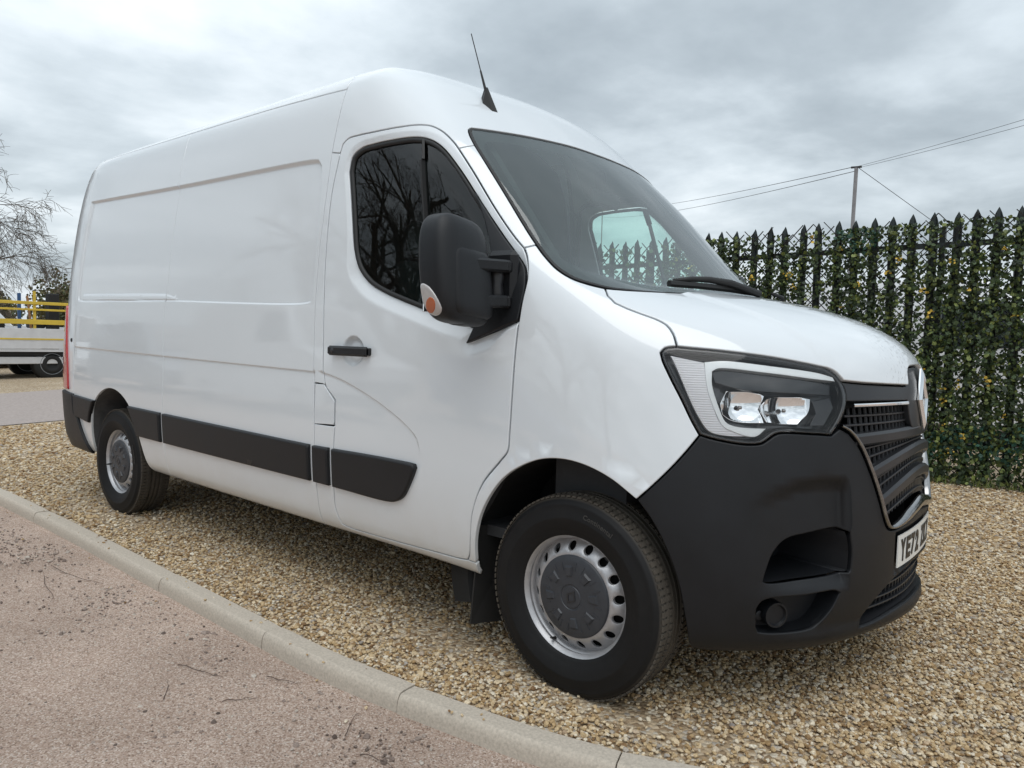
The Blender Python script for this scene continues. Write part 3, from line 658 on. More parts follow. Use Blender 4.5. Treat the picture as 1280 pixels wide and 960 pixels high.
def leaf_mat(name, col, rough=.5, tr=.25):
    m, t, b = mat(name); b.inputs['Base Color'].default_value = (*col, 1); b.inputs['Roughness'].default_value = rough
    g = N(t, 'ShaderNodeTexCoord'); n = N(t, 'ShaderNodeTexNoise', i_Scale=9.0, i_Detail=3.0); Lk(t, g.outputs['Object'], n.inputs['Vector'])
    c = ramp(t, n.outputs[0], [(.3, tuple(x*.6 for x in col)), (.7, tuple(x*1.4 for x in col))]); Lk(t, c, b.inputs['Base Color'])
    return m
LM = [leaf_mat('ivy_leaf_dark', (.024, .040, .016)), leaf_mat('ivy_leaf_mid', (.052, .082, .026)), leaf_mat('ivy_leaf_light', (.15, .18, .045)), leaf_mat('ivy_leaf_blue', (.022, .070, .046)), leaf_mat('yellow_flower', (.62, .42, .06), .6)]
def leaves(n, xr, zr, zpow, msel, size, mbv, mbf, mbm, yb=-.05, ysp=.05, fill=None):
    cnt = 0
    while cnt < n:
        x = random.uniform(*xr); z = zr[0]+(zr[1]-zr[0])*random.random()**zpow
        if fill and random.random() > fill(x, z): continue
        cnt += 1; s_ = random.uniform(*size); y = yb-abs(random.gauss(0, ysp))
        R = Matrix.Rotation(random.uniform(-1.1, 1.1), 3, 'X') @ Matrix.Rotation(random.uniform(-1.1, 1.1), 3, 'Z') @ Matrix.Rotation(random.uniform(0, 6.28), 3, 'Y')
        o_ = len(mbv); c = Vector((x, y, z+.022*x))
        for p_ in ((0, 0, -.55), (-.42, .05, -.25), (-.5, .02, .12), (-.2, .06, .35), (0, -.05, .62), (.2, .06, .35), (.5, .02, .12), (.42, .05, -.25)): mbv.append(tuple(c+R @ (Vector(p_)*s_)))
        mbf += [(o_, o_+1, o_+2, o_+3), (o_, o_+3, o_+4), (o_, o_+4, o_+5), (o_, o_+5, o_+6, o_+7)]; mm = msel(x, z); mbm += [mm]*4
def fill(x, z):
    a = vnoise(np.array([x+20]), np.array([z+3]), 3.4)[0]; b = vnoise(np.array([x+50]), np.array([z]), 9.)[0]
    p_ = abs(((x/.155)+.5) % 1-.5)*2        # 0 on a pale, 1 in the gap: the strands were pushed between and over the pales
    return min(1, max(.12, .34+.75*min(1, (2.3-z)/1.5)+1.0*(a-.5)+.5*(b-.5)-.15*p_*(z/2.3)))
def msel(x, z):
    r = random.random(); a = vnoise(np.array([x*1.0+9]), np.array([z+1]), 2.2)[0]
    return 3 if (a > .76 and r < .45) else 0 if r < .42 else 1 if r < .82 else 2
bv, bf, bm_ = [], [], []
leaves(46000, (-1.9, 3.3), (.0, 2.21), 1.0, msel, (.018, .042), bv, bf, bm_, fill=fill)
leaves(7000, (-5.2, -1.9), (.0, 2.2), 1.0, msel, (.03, .06), bv, bf, bm_, fill=fill)
tag(mesh('ivy_leaf', bv, bf, None, FENCE, smooth=False, mats=LM, midx=bm_), kind='stuff')
bv, bf, bm_ = [], [], []
fr_ = random.Random(5)
for i in range(85):
    x = fr_.uniform(-5, 3.2) if i > 62 else fr_.uniform(-1.8, 2.0); z = fr_.uniform(.1, 2.15); y = -.10-.05*fr_.random()
    for k in range(fr_.randint(3, 7)):
        c = Vector((x+fr_.gauss(0, .016), y+fr_.gauss(0, .01), z+.022*x+fr_.gauss(0, .016))); s_ = fr_.uniform(.007, .014); R = Matrix.Rotation(fr_.uniform(-1, 1), 3, 'X') @ Matrix.Rotation(fr_.uniform(0, 6), 3, 'Y'); o_ = len(bv)
        for p_ in ((-1, 0, -.5), (0, -.4, -.9), (1, 0, -.4), (.8, .1, .7), (0, -.2, 1), (-.8, .1, .6)): bv.append(tuple(c+R @ (Vector(p_)*s_)))
        bf += [(o_, o_+1, o_+2, o_+3), (o_, o_+3, o_+4, o_+5)]; bm_ += [0, 0]
tag(mesh('yellow_flower', bv, bf, LM[4], FENCE, smooth=False), kind='stuff')
# weeds along the foot of the fence
bv, bf = [], []
for i in range(900):
    x = random.uniform(-1.2, 2.8); y = -.06-abs(random.gauss(0, .05)); h = random.uniform(.03, .11); a = random.uniform(0, 6.28); w_ = .004; o_ = len(bv); lx, ly = random.gauss(0, .03), random.gauss(0, .03); z0 = .022*x-.012
    bv += [(x-w_*math.cos(a), y-w_*math.sin(a), z0), (x+w_*math.cos(a), y+w_*math.sin(a), z0), (x+lx*.5, y+ly*.5, z0+h*.6), (x+lx, y+ly, z0+h)]; bf += [(o_, o_+1, o_+2), (o_, o_+2, o_+3)]
tag(mesh('fence_foot_weeds', [tuple((Matrix.Translation(FENCE.location) @ Matrix.Rotation(FH, 4, 'Z')) @ Vector(v)) for v in bv], bf, LM[2], smooth=False), kind='stuff')
# ================================================================ poles and wires
GALV = simple('weathered_pole', (.22, .22, .23), .7, noise=.2, nscale=3); WIREM = simple('overhead_wire', (.035, .035, .038), .8)
def pole(name, x, y, h, label, lean=0):
    e = empty(name, label, 'pole', (x, y, 0)); q = MB(); q.bar((0, 0, -.3), (lean, 0, h), .13, .13, bev=.02); q.build('shaft', GALV, e)
    q = MB(); q.bar((lean-.20, -.05, h+.03), (lean+.20, .05, h+.03), .07, .07); q.build('cap', WIREM, e); return e
pole('utility_pole', -7.30, 29.3, 8.68, 'slender pale utility pole rising behind the ivy fence', .10)
pole('utility_pole', -60., 92., 21.5, 'far utility pole carrying the wires, hidden behind the van')
pole('utility_pole', 6.2, 17.8, 8.1, 'utility pole outside the picture to the right of the fence')
def wire(a, b, sag, label, r=.011):
    P = [tuple(Vector(a).lerp(Vector(b), t)-Vector((0, 0, sag*4*t*(1-t)))) for t in np.linspace(0, 1, 25)]; q = MB(); q.tube(P, r, 5); tag(q.build('overhead_wire', WIREM), label, 'wire', 'overhead wires')
T_ = (-7.25, 29.3, 8.74)
wire(T_, (-60.3, 92, 21.6), .55, 'upper overhead wire running left from the pole towards the windscreen', .014)
wire((-7.2, 29.3, 8.56), (-59.7, 92, 20.4), .60, 'lower overhead wire running left from the pole towards the windscreen', .014)
wire((-7.15, 29.3, 8.74), (6.15, 17.8, 8.12), .15, 'upper overhead wire rising right from the pole to the edge', .007)
wire((-7.15, 29.25, 8.66), (6.35, 17.8, 7.84), .15, 'lower overhead wire rising right from the pole to the edge', .007)
wire((-7.1, 29.3, 8.66), (2.5, 41, .5), .0, 'thin stay wire slanting down right from the pole', .012)
e = empty('floodlight', 'small grey floodlight on a thin post behind the fence, seen through the windscreen', 'floodlight', (-4.3, 7.8, 0)); q = MB(); q.bar((0, 0, 0), (0, 0, 2.45), .035); q.bar((0, 0, 2.3), (.3, 0, 2.3), .02); q.build('post', GALV, e); q = MB(); q.box((0, 0, 2.52), (.13, .07, .11), bev=.01); q.build('lamp_head', GALV, e)
# ================================================================ trees
BARK = simple('grey_brown_bark', (.12, .10, .082), .9, noise=.35, nscale=14, bump=.6, bscale=60)
def tree_mesh(seed, H, spread, levels=6, twig=.006, droop=0., up=.35, lean=0., clear=.18, nchild=(3, 4), leafy=0, first=8, rlim=.0):
    rd = random.Random(seed); tv, tf, cv, cf = [], [], [], []
    def seg(V, F, P, r):
        n = 6 if r[0] > .05 else 4 if r[0] > .015 else 3
        o = len(V); prev = None
        for i, p_ in enumerate(P):
            t = (P[min(i+1, len(P)-1)]-P[max(i-1, 0)]).normalized(); a = t.orthogonal().normalized() if prev is None else (prev-t*prev.dot(t)).normalized(); prev = a; b = t.cross(a)
            for k in range(n): an = 2*math.pi*k/n; V.append(tuple(p_+(a*math.cos(an)+b*math.sin(an))*r[i]))
        for i in range(len(P)-1):
            for k in range(n): F.append((o+i*n+k, o+i*n+(k+1) % n, o+(i+1)*n+(k+1) % n, o+(i+1)*n+k))
    def grow(p_, d, L, r, lv):
        k = 5 if lv < 2 else 4 if lv < 4 else 3; P = [p_]; rs = [r]; q = p_.copy(); dd = d.copy()
        for i in range(k):
            dd = (dd+Vector((rd.gauss(0, .13), rd.gauss(0, .13), rd.gauss(0, .11)+up*.12-droop*.10*lv))).normalized(); q = q+dd*L/k; P.append(q.copy()); rs.append(max(twig*.5, r*(1-.42*(i+1)/k)))
        (seg(tv, tf, P, rs) if lv == 0 else seg(cv, cf, P, rs))
        if lv >= levels: return
        nc = first if lv == 0 else rd.randint(*nchild)
        for c in range(nc):
            t = (clear+(1-clear)*(c+rd.random()*.6)/nc) if lv == 0 else .25+.75*(c+rd.random()*.7)/nc; t = min(.99, t); i = min(k-1, int(t*k)); f = t*k-i
            b = P[i].lerp(P[i+1], f); ax = (P[i+1]-P[i]).normalized(); side = ax.orthogonal().normalized(); side.rotate(Matrix.Rotation(rd.uniform(0, 6.28)+c*2.4, 3, ax)); ang = rd.uniform(.55, 1.0)
            nd = (ax*math.cos(ang)+side*math.sin(ang)*(spread if lv == 0 else 1)+Vector((0, 0, .12 if lv < 3 else -droop*.25))).normalized()
            grow(b, nd, L*rd.uniform(.50, .72)*(1 if lv else .85*(1.15-.45*t)), max(twig, rs[i]*rd.uniform(.45, .62)), lv+1)
    grow(Vector((0, 0, -.2)), Vector((lean, 0, 1)).normalized(), H*.62, H*.020, 0)
    return tv, tf, cv, cf
def bare_tree(loc, label, group, data=None, seed=1, rz=0, s=1., **k):
    e = empty('bare_tree', label, 'tree', loc, rz, group); e.scale = (s, s, s)
    if data is None:
        tv, tf, cv, cf = tree_mesh(seed, **k); a = mesh('trunk', tv, tf, BARK, e); b = mesh('crown', cv, cf, BARK, e, smooth=False); return a.data, b.data
    for nm, d in zip(('trunk', 'crown'), data): link(bpy.data.objects.new(nm, d), e)
    return data
# the big bare tree at the left edge of the picture
bigt = bare_tree((-25.5, .8, 0), 'large bare tree with drooping fine twigs at the left edge', 'bare trees', seed=11, H=11.0, spread=1.0, levels=6, twig=.0065, droop=.28, up=.30, nchild=(5, 5), first=15, clear=.10)
bare_tree((-29.0, 1.0, 0), 'second bare tree standing just behind the large one at the left edge', 'bare trees', bigt, rz=2.4, s=.95)
dat = bare_tree((-12.5, -13.5, 0), 'bare tree across the yard behind the camera, nearest the van', 'bare trees', seed=4, H=15, spread=1.0, levels=6, twig=.006, droop=.15, up=.5, nchild=(3, 3), first=10, clear=.08)
for i, (x, y, rz, s, lb) in enumerate(((-18.5, -18.5, 2.1, 1.1, 'bare tree across the yard behind the camera, second from the van'), (-8.0, -19.5, 4.0, 1.15, 'bare tree behind the camera with the widest crown'), (-24, -21, 1.0, 1.2, 'bare tree at the far end of the row behind the camera'), (-2.5, -21.5, 5.2, 1.1, 'bare tree behind the camera opposite the front wheel'), (-33, -22, 3.0, 1.2, 'bare tree farthest along the row behind the camera'))):
    bare_tree((x, y, 0), lb, 'bare trees', dat, rz=rz, s=s)
HM = [leaf_mat('hedge_olive', (.12, .11, .045), .8), leaf_mat('hedge_brown', (.12, .09, .05), .8), leaf_mat('hedge_green', (.065, .080, .035), .8)]
def bush(loc, rx, ry, rz_, n, label, seed, name='hedge_bush'):
    rd = random.Random(seed); e = empty(name, label, 'bush', loc, 0, 'bushes at the edge of the yard'); V, F, M_ = [], [], []
    lobes = [(rd.uniform(-.65, .65)*rx, rd.uniform(-.5, .5)*ry, rd.uniform(.35, .75)*rz_, rd.uniform(.30, .5)) for _ in range(9)]
    for i in range(n):
        lx, ly, lz, lr = rd.choice(lobes); d = Vector((rd.gauss(0, 1), rd.gauss(0, 1), rd.gauss(0, 1))).normalized()*rd.random()**.4
        c = Vector((lx+d.x*lr*rx, ly+d.y*lr*ry, max(.1, lz+d.z*lr*rz_*.9))); s_ = rd.uniform(.07, .17); R = Matrix.Rotation(rd.uniform(0, 6), 3, 'X') @ Matrix.Rotation(rd.uniform(0, 6), 3, 'Z'); o_ = len(V)
        for p_ in ((-.5, 0, -.3), (.5, 0, -.2), (.3, .1, .5), (-.4, 0, .4)): V.append(tuple(c+R @ (Vector(p_)*s_)))
        F.append((o_, o_+1, o_+2, o_+3)); M_.append(0 if rd.random() < .4 else 1 if rd.random() < .5 else 2)
    mesh('crown', V, F, None, e, smooth=False, mats=HM, midx=M_)
    q = MB()
    for k in range(7):
        a = rd.uniform(0, 6.28); q.tube([(0, 0, 0), (math.cos(a)*rx*.3, math.sin(a)*ry*.3, rz_*.4), (math.cos(a)*rx*.6, math.sin(a)*ry*.6, rz_*.85)], [.05, .03, .01], 5)
    q.build('stems', BARK, e)
for i, (x, y, rx, rz_, lb) in enumerate(((-36, 1.5, 3.2, 3.3, 'olive bush behind the flatbed truck at the left edge'), (-37, 6.2, 3.0, 2.9, 'brown-green bush between the truck and the rear of the van'), (-38, 11, 3.5, 3.6, 'bush behind the truck, hidden by the van'), (-36, -4.0, 3.4, 4.2, 'tall bush left of the picture behind the truck'))):
    bush((x, y, 0), rx, 2.2, rz_, 7000, lb, i+3)
for i, (x, y, lb) in enumerate(((-17, -23.5, 'dense bush across the yard behind the camera'), (-10, -24.5, 'wide bush behind the camera under the bare trees'), (-25, -24, 'bush at the far end of the row behind the camera'))):
    bush((x, y, 0), 4.0, 2.0, 3.2, 3500, lb, i+30)
# ================================================================ parked vehicles
VW = simple('parked_van_white', (.74, .75, .76), .3, coat=1); VG = simple('parked_van_glass', (.02, .025, .028), .06, coat=1); VGREY = simple('parked_van_grey', (.22, .24, .26), .3, .4, coat=1); VBLUE = simple('parked_car_blue', (.03, .06, .16), .3, coat=1)
def parked(name, cat, loc, rz, body, label, L=5.2, H=2.3, W=1.95, hood=1.0, wind=.75):
    e = empty(name, label, cat, loc, rz, 'vehicles parked around the yard'); z0 = .28
    prof = [(-L/2, z0), (-L/2-.03, .7), (-L/2+.02, H*.62), (-L/2+.10, H-.06), (-L/2+.3, H), (L/2-hood-wind-.15, H), (L/2-hood-wind+.1, H-.10), (L/2-hood, H*.58), (L/2-.25, H*.47), (L/2-.03, H*.40), (L/2, .55), (L/2-.06, z0)]
    q = MB(); n = len(prof); V = []
    for y, ins_ in ((-W/2, 1), (-W/2+.09, 0), (W/2-.09, 0), (W/2, 1)):
        for x, z in prof:
            k = 1 if ins_ else 0; V.append((x*(1-.012*k), y+(0 if not k else (.10*max(0, z-1.1)/1.2)*(1 if y < 0 else -1)), z-(.04 if k and z > H*.5 else 0)))
    F = [(r*n+i, r*n+(i+1) % n, (r+1)*n+(i+1) % n, (r+1)*n+i) for r in range(3) for i in range(n)]+[tuple(range(n)), tuple(range(3*n, 4*n))[::-1]]
    q.add(V, F); q.build('body', body, e, smooth='auto')
    for sgn in (-1, 1):
        q = MB(); yy = sgn*(W/2+.004); t = sgn*.10
        a = [(L/2-hood-wind-.62, H*.60), (L/2-hood-.25, H*.60), (L/2-hood-wind+.12, H-.26), (L/2-hood-wind-.62, H-.24)]
        V = [(x, yy-t*max(0, z-1.1)/1.2, z) for x, z in a]+[(x, yy-t*max(0, z-1.1)/1.2-sgn*.03, z) for x, z in a]; q.add(V, [(0, 1, 2, 3), (7, 6, 5, 4), (0, 4, 5, 1), (1, 5, 6, 2), (2, 6, 7, 3), (3, 7, 4, 0)]); q.build('side_window', VG, e)
        for x in (-L/2+.95, L/2-.85):
            q = MB(); q.lathe([(.0, .10), (.17, .10), (.20, .11), (.205, .12), (.30, .12), (.33, .10), (.335, .0)], 24, c=(0, 0, 0)); o = q.build('wheel', RUBT, e, smooth=True); o.location = (x, sgn*(W/2-.12), .335); o.scale = (1, sgn, 1)
    q = MB(); x0, z0_ = L/2-hood+.02, H*.58; x1, z1 = L/2-hood-wind+.13, H-.11; nx_, nz_ = .01, .01
    V = [(x0, -W/2+.22, z0_+.01), (x0, W/2-.22, z0_+.01), (x1, W/2-.28, z1), (x1, -W/2+.28, z1)]; V += [(a+.012, b, c+.012) for a, b, c in V]; q.add(V, [(0, 3, 2, 1), (4, 5, 6, 7), (0, 1, 5, 4), (1, 2, 6, 5), (2, 3, 7, 6), (3, 0, 4, 7)]); q.build('windscreen', VG, e)
    for xb, hb_ in ((L/2-.02, .28), (-L/2, .22)):
        q = MB(); q.box((xb, 0, .46), (.12, W*.9, hb_), bev=.03); q.build('bumper', RUBT, e)
    for sgn in (-1, 1):
        q = MB(); q.box((L/2-.10, sgn*(W/2-.22), H*.37), (.14, .30, .16), bev=.03); q.build('headlight', LAMPG, e)
    return e
RUBT = simple('parked_tyre', (.015, .015, .015), .8); LAMPG = simple('parked_lamp', (.5, .52, .54), .15, .3)
parked('parked_van', 'van', (-10.5, -6.9, 0), .05, VW, 'white van parked across the yard behind the camera, nearest')
parked('parked_van', 'van', (-16.8, -7.2, 0), .0, VGREY, 'grey van parked across the yard behind the camera', H=2.0)
parked('parked_van', 'van', (-23.6, -6.9, 0), .1, VW, 'white van parked far down the yard behind the camera', H=2.5)
parked('parked_car', 'car', (-4.9, -8.0, 0), .1, VBLUE, 'dark blue car parked behind the camera', L=4.3, H=1.5, W=1.8, hood=1.1, wind=.8)
parked('parked_van', 'van', (-.6, 7.6, .1), .07, VW, 'white van half hidden behind the ivy fence', H=1.95)
parked('parked_van', 'van', (5.1, 7.9, .1), .07, VW, 'white van behind the right end of the ivy fence', H=1.9)
parked('parked_van', 'van', (-23.0, 2.2, 0), 1.62, VW, 'white van standing behind the flatbed truck', H=1.95)
# ---- flatbed truck at the left edge
TR = empty('flatbed_truck', 'white dropside flatbed truck with yellow rails at the left edge', 'truck', (-17.6, 2.6, 0), math.pi/2)
DROP = simple('dropside_panel', (.60, .60, .61), .5, noise=.08, nscale=4); YEL = simple('yellow_rail', (.62, .44, .05), .5, noise=.1, nscale=4); BLUEP = simple('blue_post', (.03, .09, .22), .5); WOODP = simple('timber_post', (.35, .18, .08), .7); TBLK = simple('truck_chassis', (.012, .012, .013), .7)
# local frame: x runs along the truck, -y faces the yard and the camera... the side towards +X of the world is local -y
for k, (z0, z1) in enumerate(((.74, .95), (.97, 1.20))):
    q = MB(); q.box((-.1, 0, (z0+z1)/2), (4.6, .035, z1-z0), bev=.006); q.build('dropside_board', DROP, TR)
q = MB(); q.box((-.1, -.022, .96), (4.62, .014, .035)); q.build('gold_stripe', YEL, TR)
for z, h in ((1.35, .11), (1.63, .045), (1.78, .07), (1.90, .05)):
    if z == 1.90: continue
    q = MB(); q.box((-.1, -.01, z), (4.6, .03, h), bev=.006); q.build('yellow_rail', YEL, TR)
for x in (-2.35, -1.2, .25, 2.15):
    q = MB(); q.box((x, .03, 1.5), (.05, .05, 1.1)); q.build('rail_post', YEL, TR)
q = MB(); q.box((-.1, 1.0, .70), (4.6, 2.0, .06)); q.build('bed_floor', DROP, TR)
q = MB(); q.box((-.1, 2.02, 1.0), (4.6, .035, .5)); q.build('dropside_board', DROP, TR)
q = MB(); q.box((.4, 1.0, .56), (6.2, .8, .18)); q.box((-.05, .12, .62), (4.4, .06, .08)); q.build('chassis', TBLK, TR)
q = MB(); q.box((-.15, .10, .47), (2.2, .03, .16), bev=.01); q.build('side_guard', DROP, TR)
q = MB(); q.box((-1.6, .14, .36), (2.4, .03, .05)); q.build('side_guard', TBLK, TR)
for x in (-1.1+.05, .62, 3.6):
    for y in (.18, 1.82):
        q = MB(); q.lathe([(0, .0), (.10, .0), (.12, -.05), (.19, -.05), (.21, -.03), (.25, -.03), (.36, -.02), (.385, .03), (.385, .22), (.0, .22)], 28); o = q.build('wheel', RUBT, TR, smooth=True); o.location = (x, y-.06, .385)
        q = MB(); q.lathe([(.235, -.035), (.245, -.04), (.25, -.03)], 28); q.build('rim', VGREY, o, smooth=True)
q = MB(); q.box((.03, .30, 1.55), (.06, .06, .9)); q.build('load_post', BLUEP, TR); q = MB(); q.bar((.20, .34, 1.95), (.28, .34, 1.15), .04); q.build('load_timber', WOODP, TR)
q = MB(); q.box((.72, .35, 1.6), (.22, .25, .86), bev=.02); q.build('load_panel', TBLK, TR); q = MB(); q.box((.45, .6, 1.32), (.30, .4, .22), bev=.03); q.box((-.5, .5, 1.28), (.5, .4, .25), bev=.02); q.build('load_box', SATIN0, TR) if False else q.build('load_box', TBLK, TR)
q = MB(); V = []; 
q.box((3.5, 1.0, 1.25), (1.7, 2.0, 1.5), bev=.12); q.box((3.3, 1.0, 2.0), (1.3, 1.9, .35), bev=.12); q.build('cab', VW, TR, smooth='auto')
q = MB(); q.box((3.6, -.01, 1.62), (.8, .02, .5)); q.box((4.36, 1.0, 1.65), (.02, 1.7, .6)); q.build('cab_window', VG, TR)
# ================================================================ van materials
def paint_mat(name, col=(.70, .735, .76), drops=False):
    m, t, b = mat(name); b.inputs['Base Color'].default_value = (*col, 1)
    b.inputs['Roughness'].default_value = .34; b.inputs['Coat Weight'].default_value = 1; b.inputs['Coat Roughness'].default_value = .012; b.inputs['Coat IOR'].default_value = 1.72
    b.inputs['Specular IOR Level'].default_value = .3
    g = N(t, 'ShaderNodeTexCoord'); geo = N(t, 'ShaderNodeSeparateXYZ'); Lk(t, g.outputs['Object'], geo.inputs[0])
    # road film: dust thrown up along the sills
    n = N(t, 'ShaderNodeTexNoise', i_Scale=5.0, i_Detail=8.0, i_Roughness=.65); Lk(t, g.outputs['Object'], n.inputs['Vector'])
    low = math_(t, 'MULTIPLY', math_(t, 'SUBTRACT', .72, geo.outputs[2]), 2.4, clamp=True)
    f = math_(t, 'MULTIPLY', low, math_(t, 'MULTIPLY', n.outputs[0], .55), clamp=True)
    mixc = N(t, 'ShaderNodeMix', data_type='RGBA'); Lk(t, f, mixc.inputs[0]); mixc.inputs[6].default_value = (*col, 1); mixc.inputs[7].default_value = (.46, .40, .32, 1)
    Lk(t, mixc.outputs[2], b.inputs['Base Color'])
    rr = math_(t, 'ADD', math_(t, 'MULTIPLY', f, .8), .012); Lk(t, rr, b.inputs['Coat Roughness'])
    n2 = N(t, 'ShaderNodeTexNoise', i_Scale=3.0, i_Detail=2.0); Lk(t, g.outputs['Object'], n2.inputs['Vector'])
    n3 = N(t, 'ShaderNodeTexNoise', i_Scale=900.0, i_Detail=1.0); Lk(t, g.outputs['Object'], n3.inputs['Vector'])
    hh = math_(t, 'ADD', math_(t, 'MULTIPLY', n2.outputs[0], .9), math_(t, 'MULTIPLY', n3.outputs[0], .012))
    bp = N(t, 'ShaderNodeBump', i_Strength=.35, i_Distance=.003); Lk(t, hh, bp.inputs['Height']); Lk(t, bp.outputs[0], b.inputs['Coat Normal'])
    if drops:       # rain beads left on the far side of the bonnet
        v = N(t, 'ShaderNodeTexVoronoi', i_Scale=85.0, i_Randomness=.9); Lk(t, g.outputs['Object'], v.inputs['Vector']); sp = N(t, 'ShaderNodeSeparateColor'); Lk(t, v.outputs['Color'], sp.inputs[0])
        r = math_(t, 'MULTIPLY', sp.outputs[0], .62); q_ = math_(t, 'SUBTRACT', r, v.outputs['Distance']); bead = math_(t, 'POWER', math_(t, 'MAXIMUM', q_, 0.0), .5)
        reg = math_(t, 'MULTIPLY', math_(t, 'ADD', math_(t, 'ADD', geo.outputs[1], .12), math_(t, 'MULTIPLY', math_(t, 'SUBTRACT', geo.outputs[0], .55), .9)), 6.0, clamp=True)
        b2 = N(t, 'ShaderNodeBump', i_Strength=1.0, i_Distance=.006); Lk(t, math_(t, 'MULTIPLY', bead, reg), b2.inputs['Height']); Lk(t, bp.outputs[0], b2.inputs['Normal']); Lk(t, b2.outputs[0], b.inputs['Coat Normal'])
    return m
def glass_mat(name, tint, ior=1.5, sky_sheen=.0, hz=(.6, .7, .7)):
    m, t, b = mat(name); t.nodes.remove(b); o = [n for n in t.nodes if n.type == 'OUTPUT_MATERIAL'][0]
    fr = N(t, 'ShaderNodeFresnel', i_IOR=ior); tr = N(t, 'ShaderNodeBsdfTransparent'); tr.inputs[0].default_value = (*tint, 1)
    gl = N(t, 'ShaderNodeBsdfGlossy', i_Roughness=.0); gl.inputs[0].default_value = (1, 1, 1, 1)
    mx_ = N(t, 'ShaderNodeMixShader'); Lk(t, fr.outputs[0], mx_.inputs[0]); Lk(t, tr.outputs[0], mx_.inputs[1]); Lk(t, gl.outputs[0], mx_.inputs[2])
    if sky_sheen:  # even diffuse share paints in the pale sky reflection on the pane
        df = N(t, 'ShaderNodeBsdfDiffuse'); df.inputs[0].default_value = (*hz, 1); m2 = N(t, 'ShaderNodeMixShader'); m2.inputs[0].default_value = sky_sheen
        Lk(t, mx_.outputs[0], m2.inputs[1]); Lk(t, df.outputs[0], m2.inputs[2]); Lk(t, m2.outputs[0], o.inputs[0])
    else: Lk(t, mx_.outputs[0], o.inputs[0])
    return m
PAINT = paint_mat('white_paint'); PAINTB = paint_mat('white_paint_with_rain_beads', drops=True)
PLASTIC = simple('black_bumper_plastic', (.0075, .0085, .0105), .42, noise=.25, nscale=5, bump=.5, bscale=1400, spec=.36)
STRIP = simple('black_trim_plastic', (.012, .0125, .014), .48, noise=.2, nscale=5, bump=.4, bscale=1200, spec=.38)
SATIN = simple('satin_grille_plastic', (.022, .023, .026), .36, noise=.1, nscale=12)
RUBBER = simple('black_rubber', (.012, .012, .012), .6)
GLOSSB = simple('gloss_black', (.010, .010, .011), .08, coat=.5)
DARK = simple('dark_void', (.006, .006, .006), .95, spec=.1)
CHROME = simple('chrome', (.86, .87, .88), .07, 1)
DCHROME = simple('dark_chrome', (.30, .28, .27), .14, 1)
SILVER = simple('reflector_silver', (.62, .65, .68), .35, .7)
SILVERP = simple('satin_silver_lamp_plastic', (.84, .84, .86), .34, .1)
_t = SILVERP.node_tree; _g = N(_t, 'ShaderNodeTexCoord'); _s = N(_t, 'ShaderNodeSeparateXYZ'); Lk(_t, _g.outputs['Object'], _s.inputs[0])
_h = math_(_t, 'ABSOLUTE', math_(_t, 'SINE', math_(_t, 'MULTIPLY', _s.outputs[2], 420.))); _bq = N(_t, 'ShaderNodeBump', i_Strength=.8, i_Distance=.0014); Lk(_t, _h, _bq.inputs['Height']); Lk(_t, _bq.outputs[0], _t.nodes['Principled BSDF'].inputs['Normal'])
DRLM = simple('white_light_guide', (.93, .96, .96), .22, coat=.6); FRAMEC = simple('smoked_chrome', (.30, .30, .30), .16, 1, noise=.2, nscale=50)
WGLASS = glass_mat('windscreen_glass', (.76, .92, .87), 1.86, .06, (.52, .66, .66))
SGLASS = glass_mat('side_window_glass', (.70, .90, .84), 1.52)
LGLASS = glass_mat('lamp_lens', (1, 1, 1), 1.40)
CABIN = simple('dark_grey_cabin_trim', (.040, .042, .045), .75, noise=.15, nscale=20)
CABIN2 = simple('grey_headlining', (.22, .23, .23), .9)
SEATM = simple('dark_seat_fabric', (.03, .031, .034), .95, noise=.3, nscale=200)
TAILM = simple('red_tail_lamp', (.42, .012, .012), .12, coat=1)
AMBER = simple('amber_lens', (.42, .10, .03), .12, coat=1)
CLEARL = simple('clear_lens_plastic', (.46, .44, .43), .12, coat=1)
LINER = simple('dark_arch_liner', (.008, .008, .008), .9, noise=.3, nscale=10)
GLINER = simple('dusty_arch_liner', (.075, .075, .075), .85, noise=.3, nscale=12)
UNDER = simple('dusty_underbody', (.10, .095, .085), .8, noise=.3, nscale=9)
# ================================================================ the van
VAN = empty('panel_van', 'white high-roof panel van with black bumper parked on the gravel beside the kerb', 'van')
# seam lines in surface coordinates (u along the perimeter, v up)
cargo_up = [(8.2, 19.9), (8.2, 17.5), (8.2, 16.3), (8.2, 15.6)]
cargo_mid = [(8.2, 15.6), (8.17, 14.3), (8.12, 13.1)]
cargo_dn = [(8.12, 13.1), (8.08, 11.76), (8.05, 10.08), (8.04, 8.27), (8.045, 6.8), (8.05, 5.45), (8.06, 4.2), (8.075, 2.4), (8.08, 1.29), (8.08, .55)]
mid_seam = [(5.93, 16.02), (5.98, 14.5), (5.99, 13.1), (5.99, 11.1), (5.985, 8.4), (5.985, 6.0), (5.985, 3.8), (5.985, 2.6), (5.985, .55)]
rear_seam = [(3.92, 16.3), (3.97, 15), (4.0, 13.4), (4.03, 10.9), (4.03, 8.5), (4.04, 6), (4.05, 3.85), (4.06, 2.6), (4.1, 1.4), (4.2, .55)]
gutter_r = [(3.92, 16.3), (4.46, 16.2), (5.2, 16.12), (5.93, 16.02)]
gutter_f = [(5.93, 16.02), (7.09, 15.85), (7.6, 15.72), (8.2, 15.6)]
door_top = [(8.25, 13.03), (8.29, 13.31), (8.38, 13.46), (8.60, 13.50), (8.91, 13.50), (9.62, 13.52), (10.30, 13.53), (10.62, 13.46), (10.86, 13.26), (11.0, 12.94), (11.02, 12.80)]
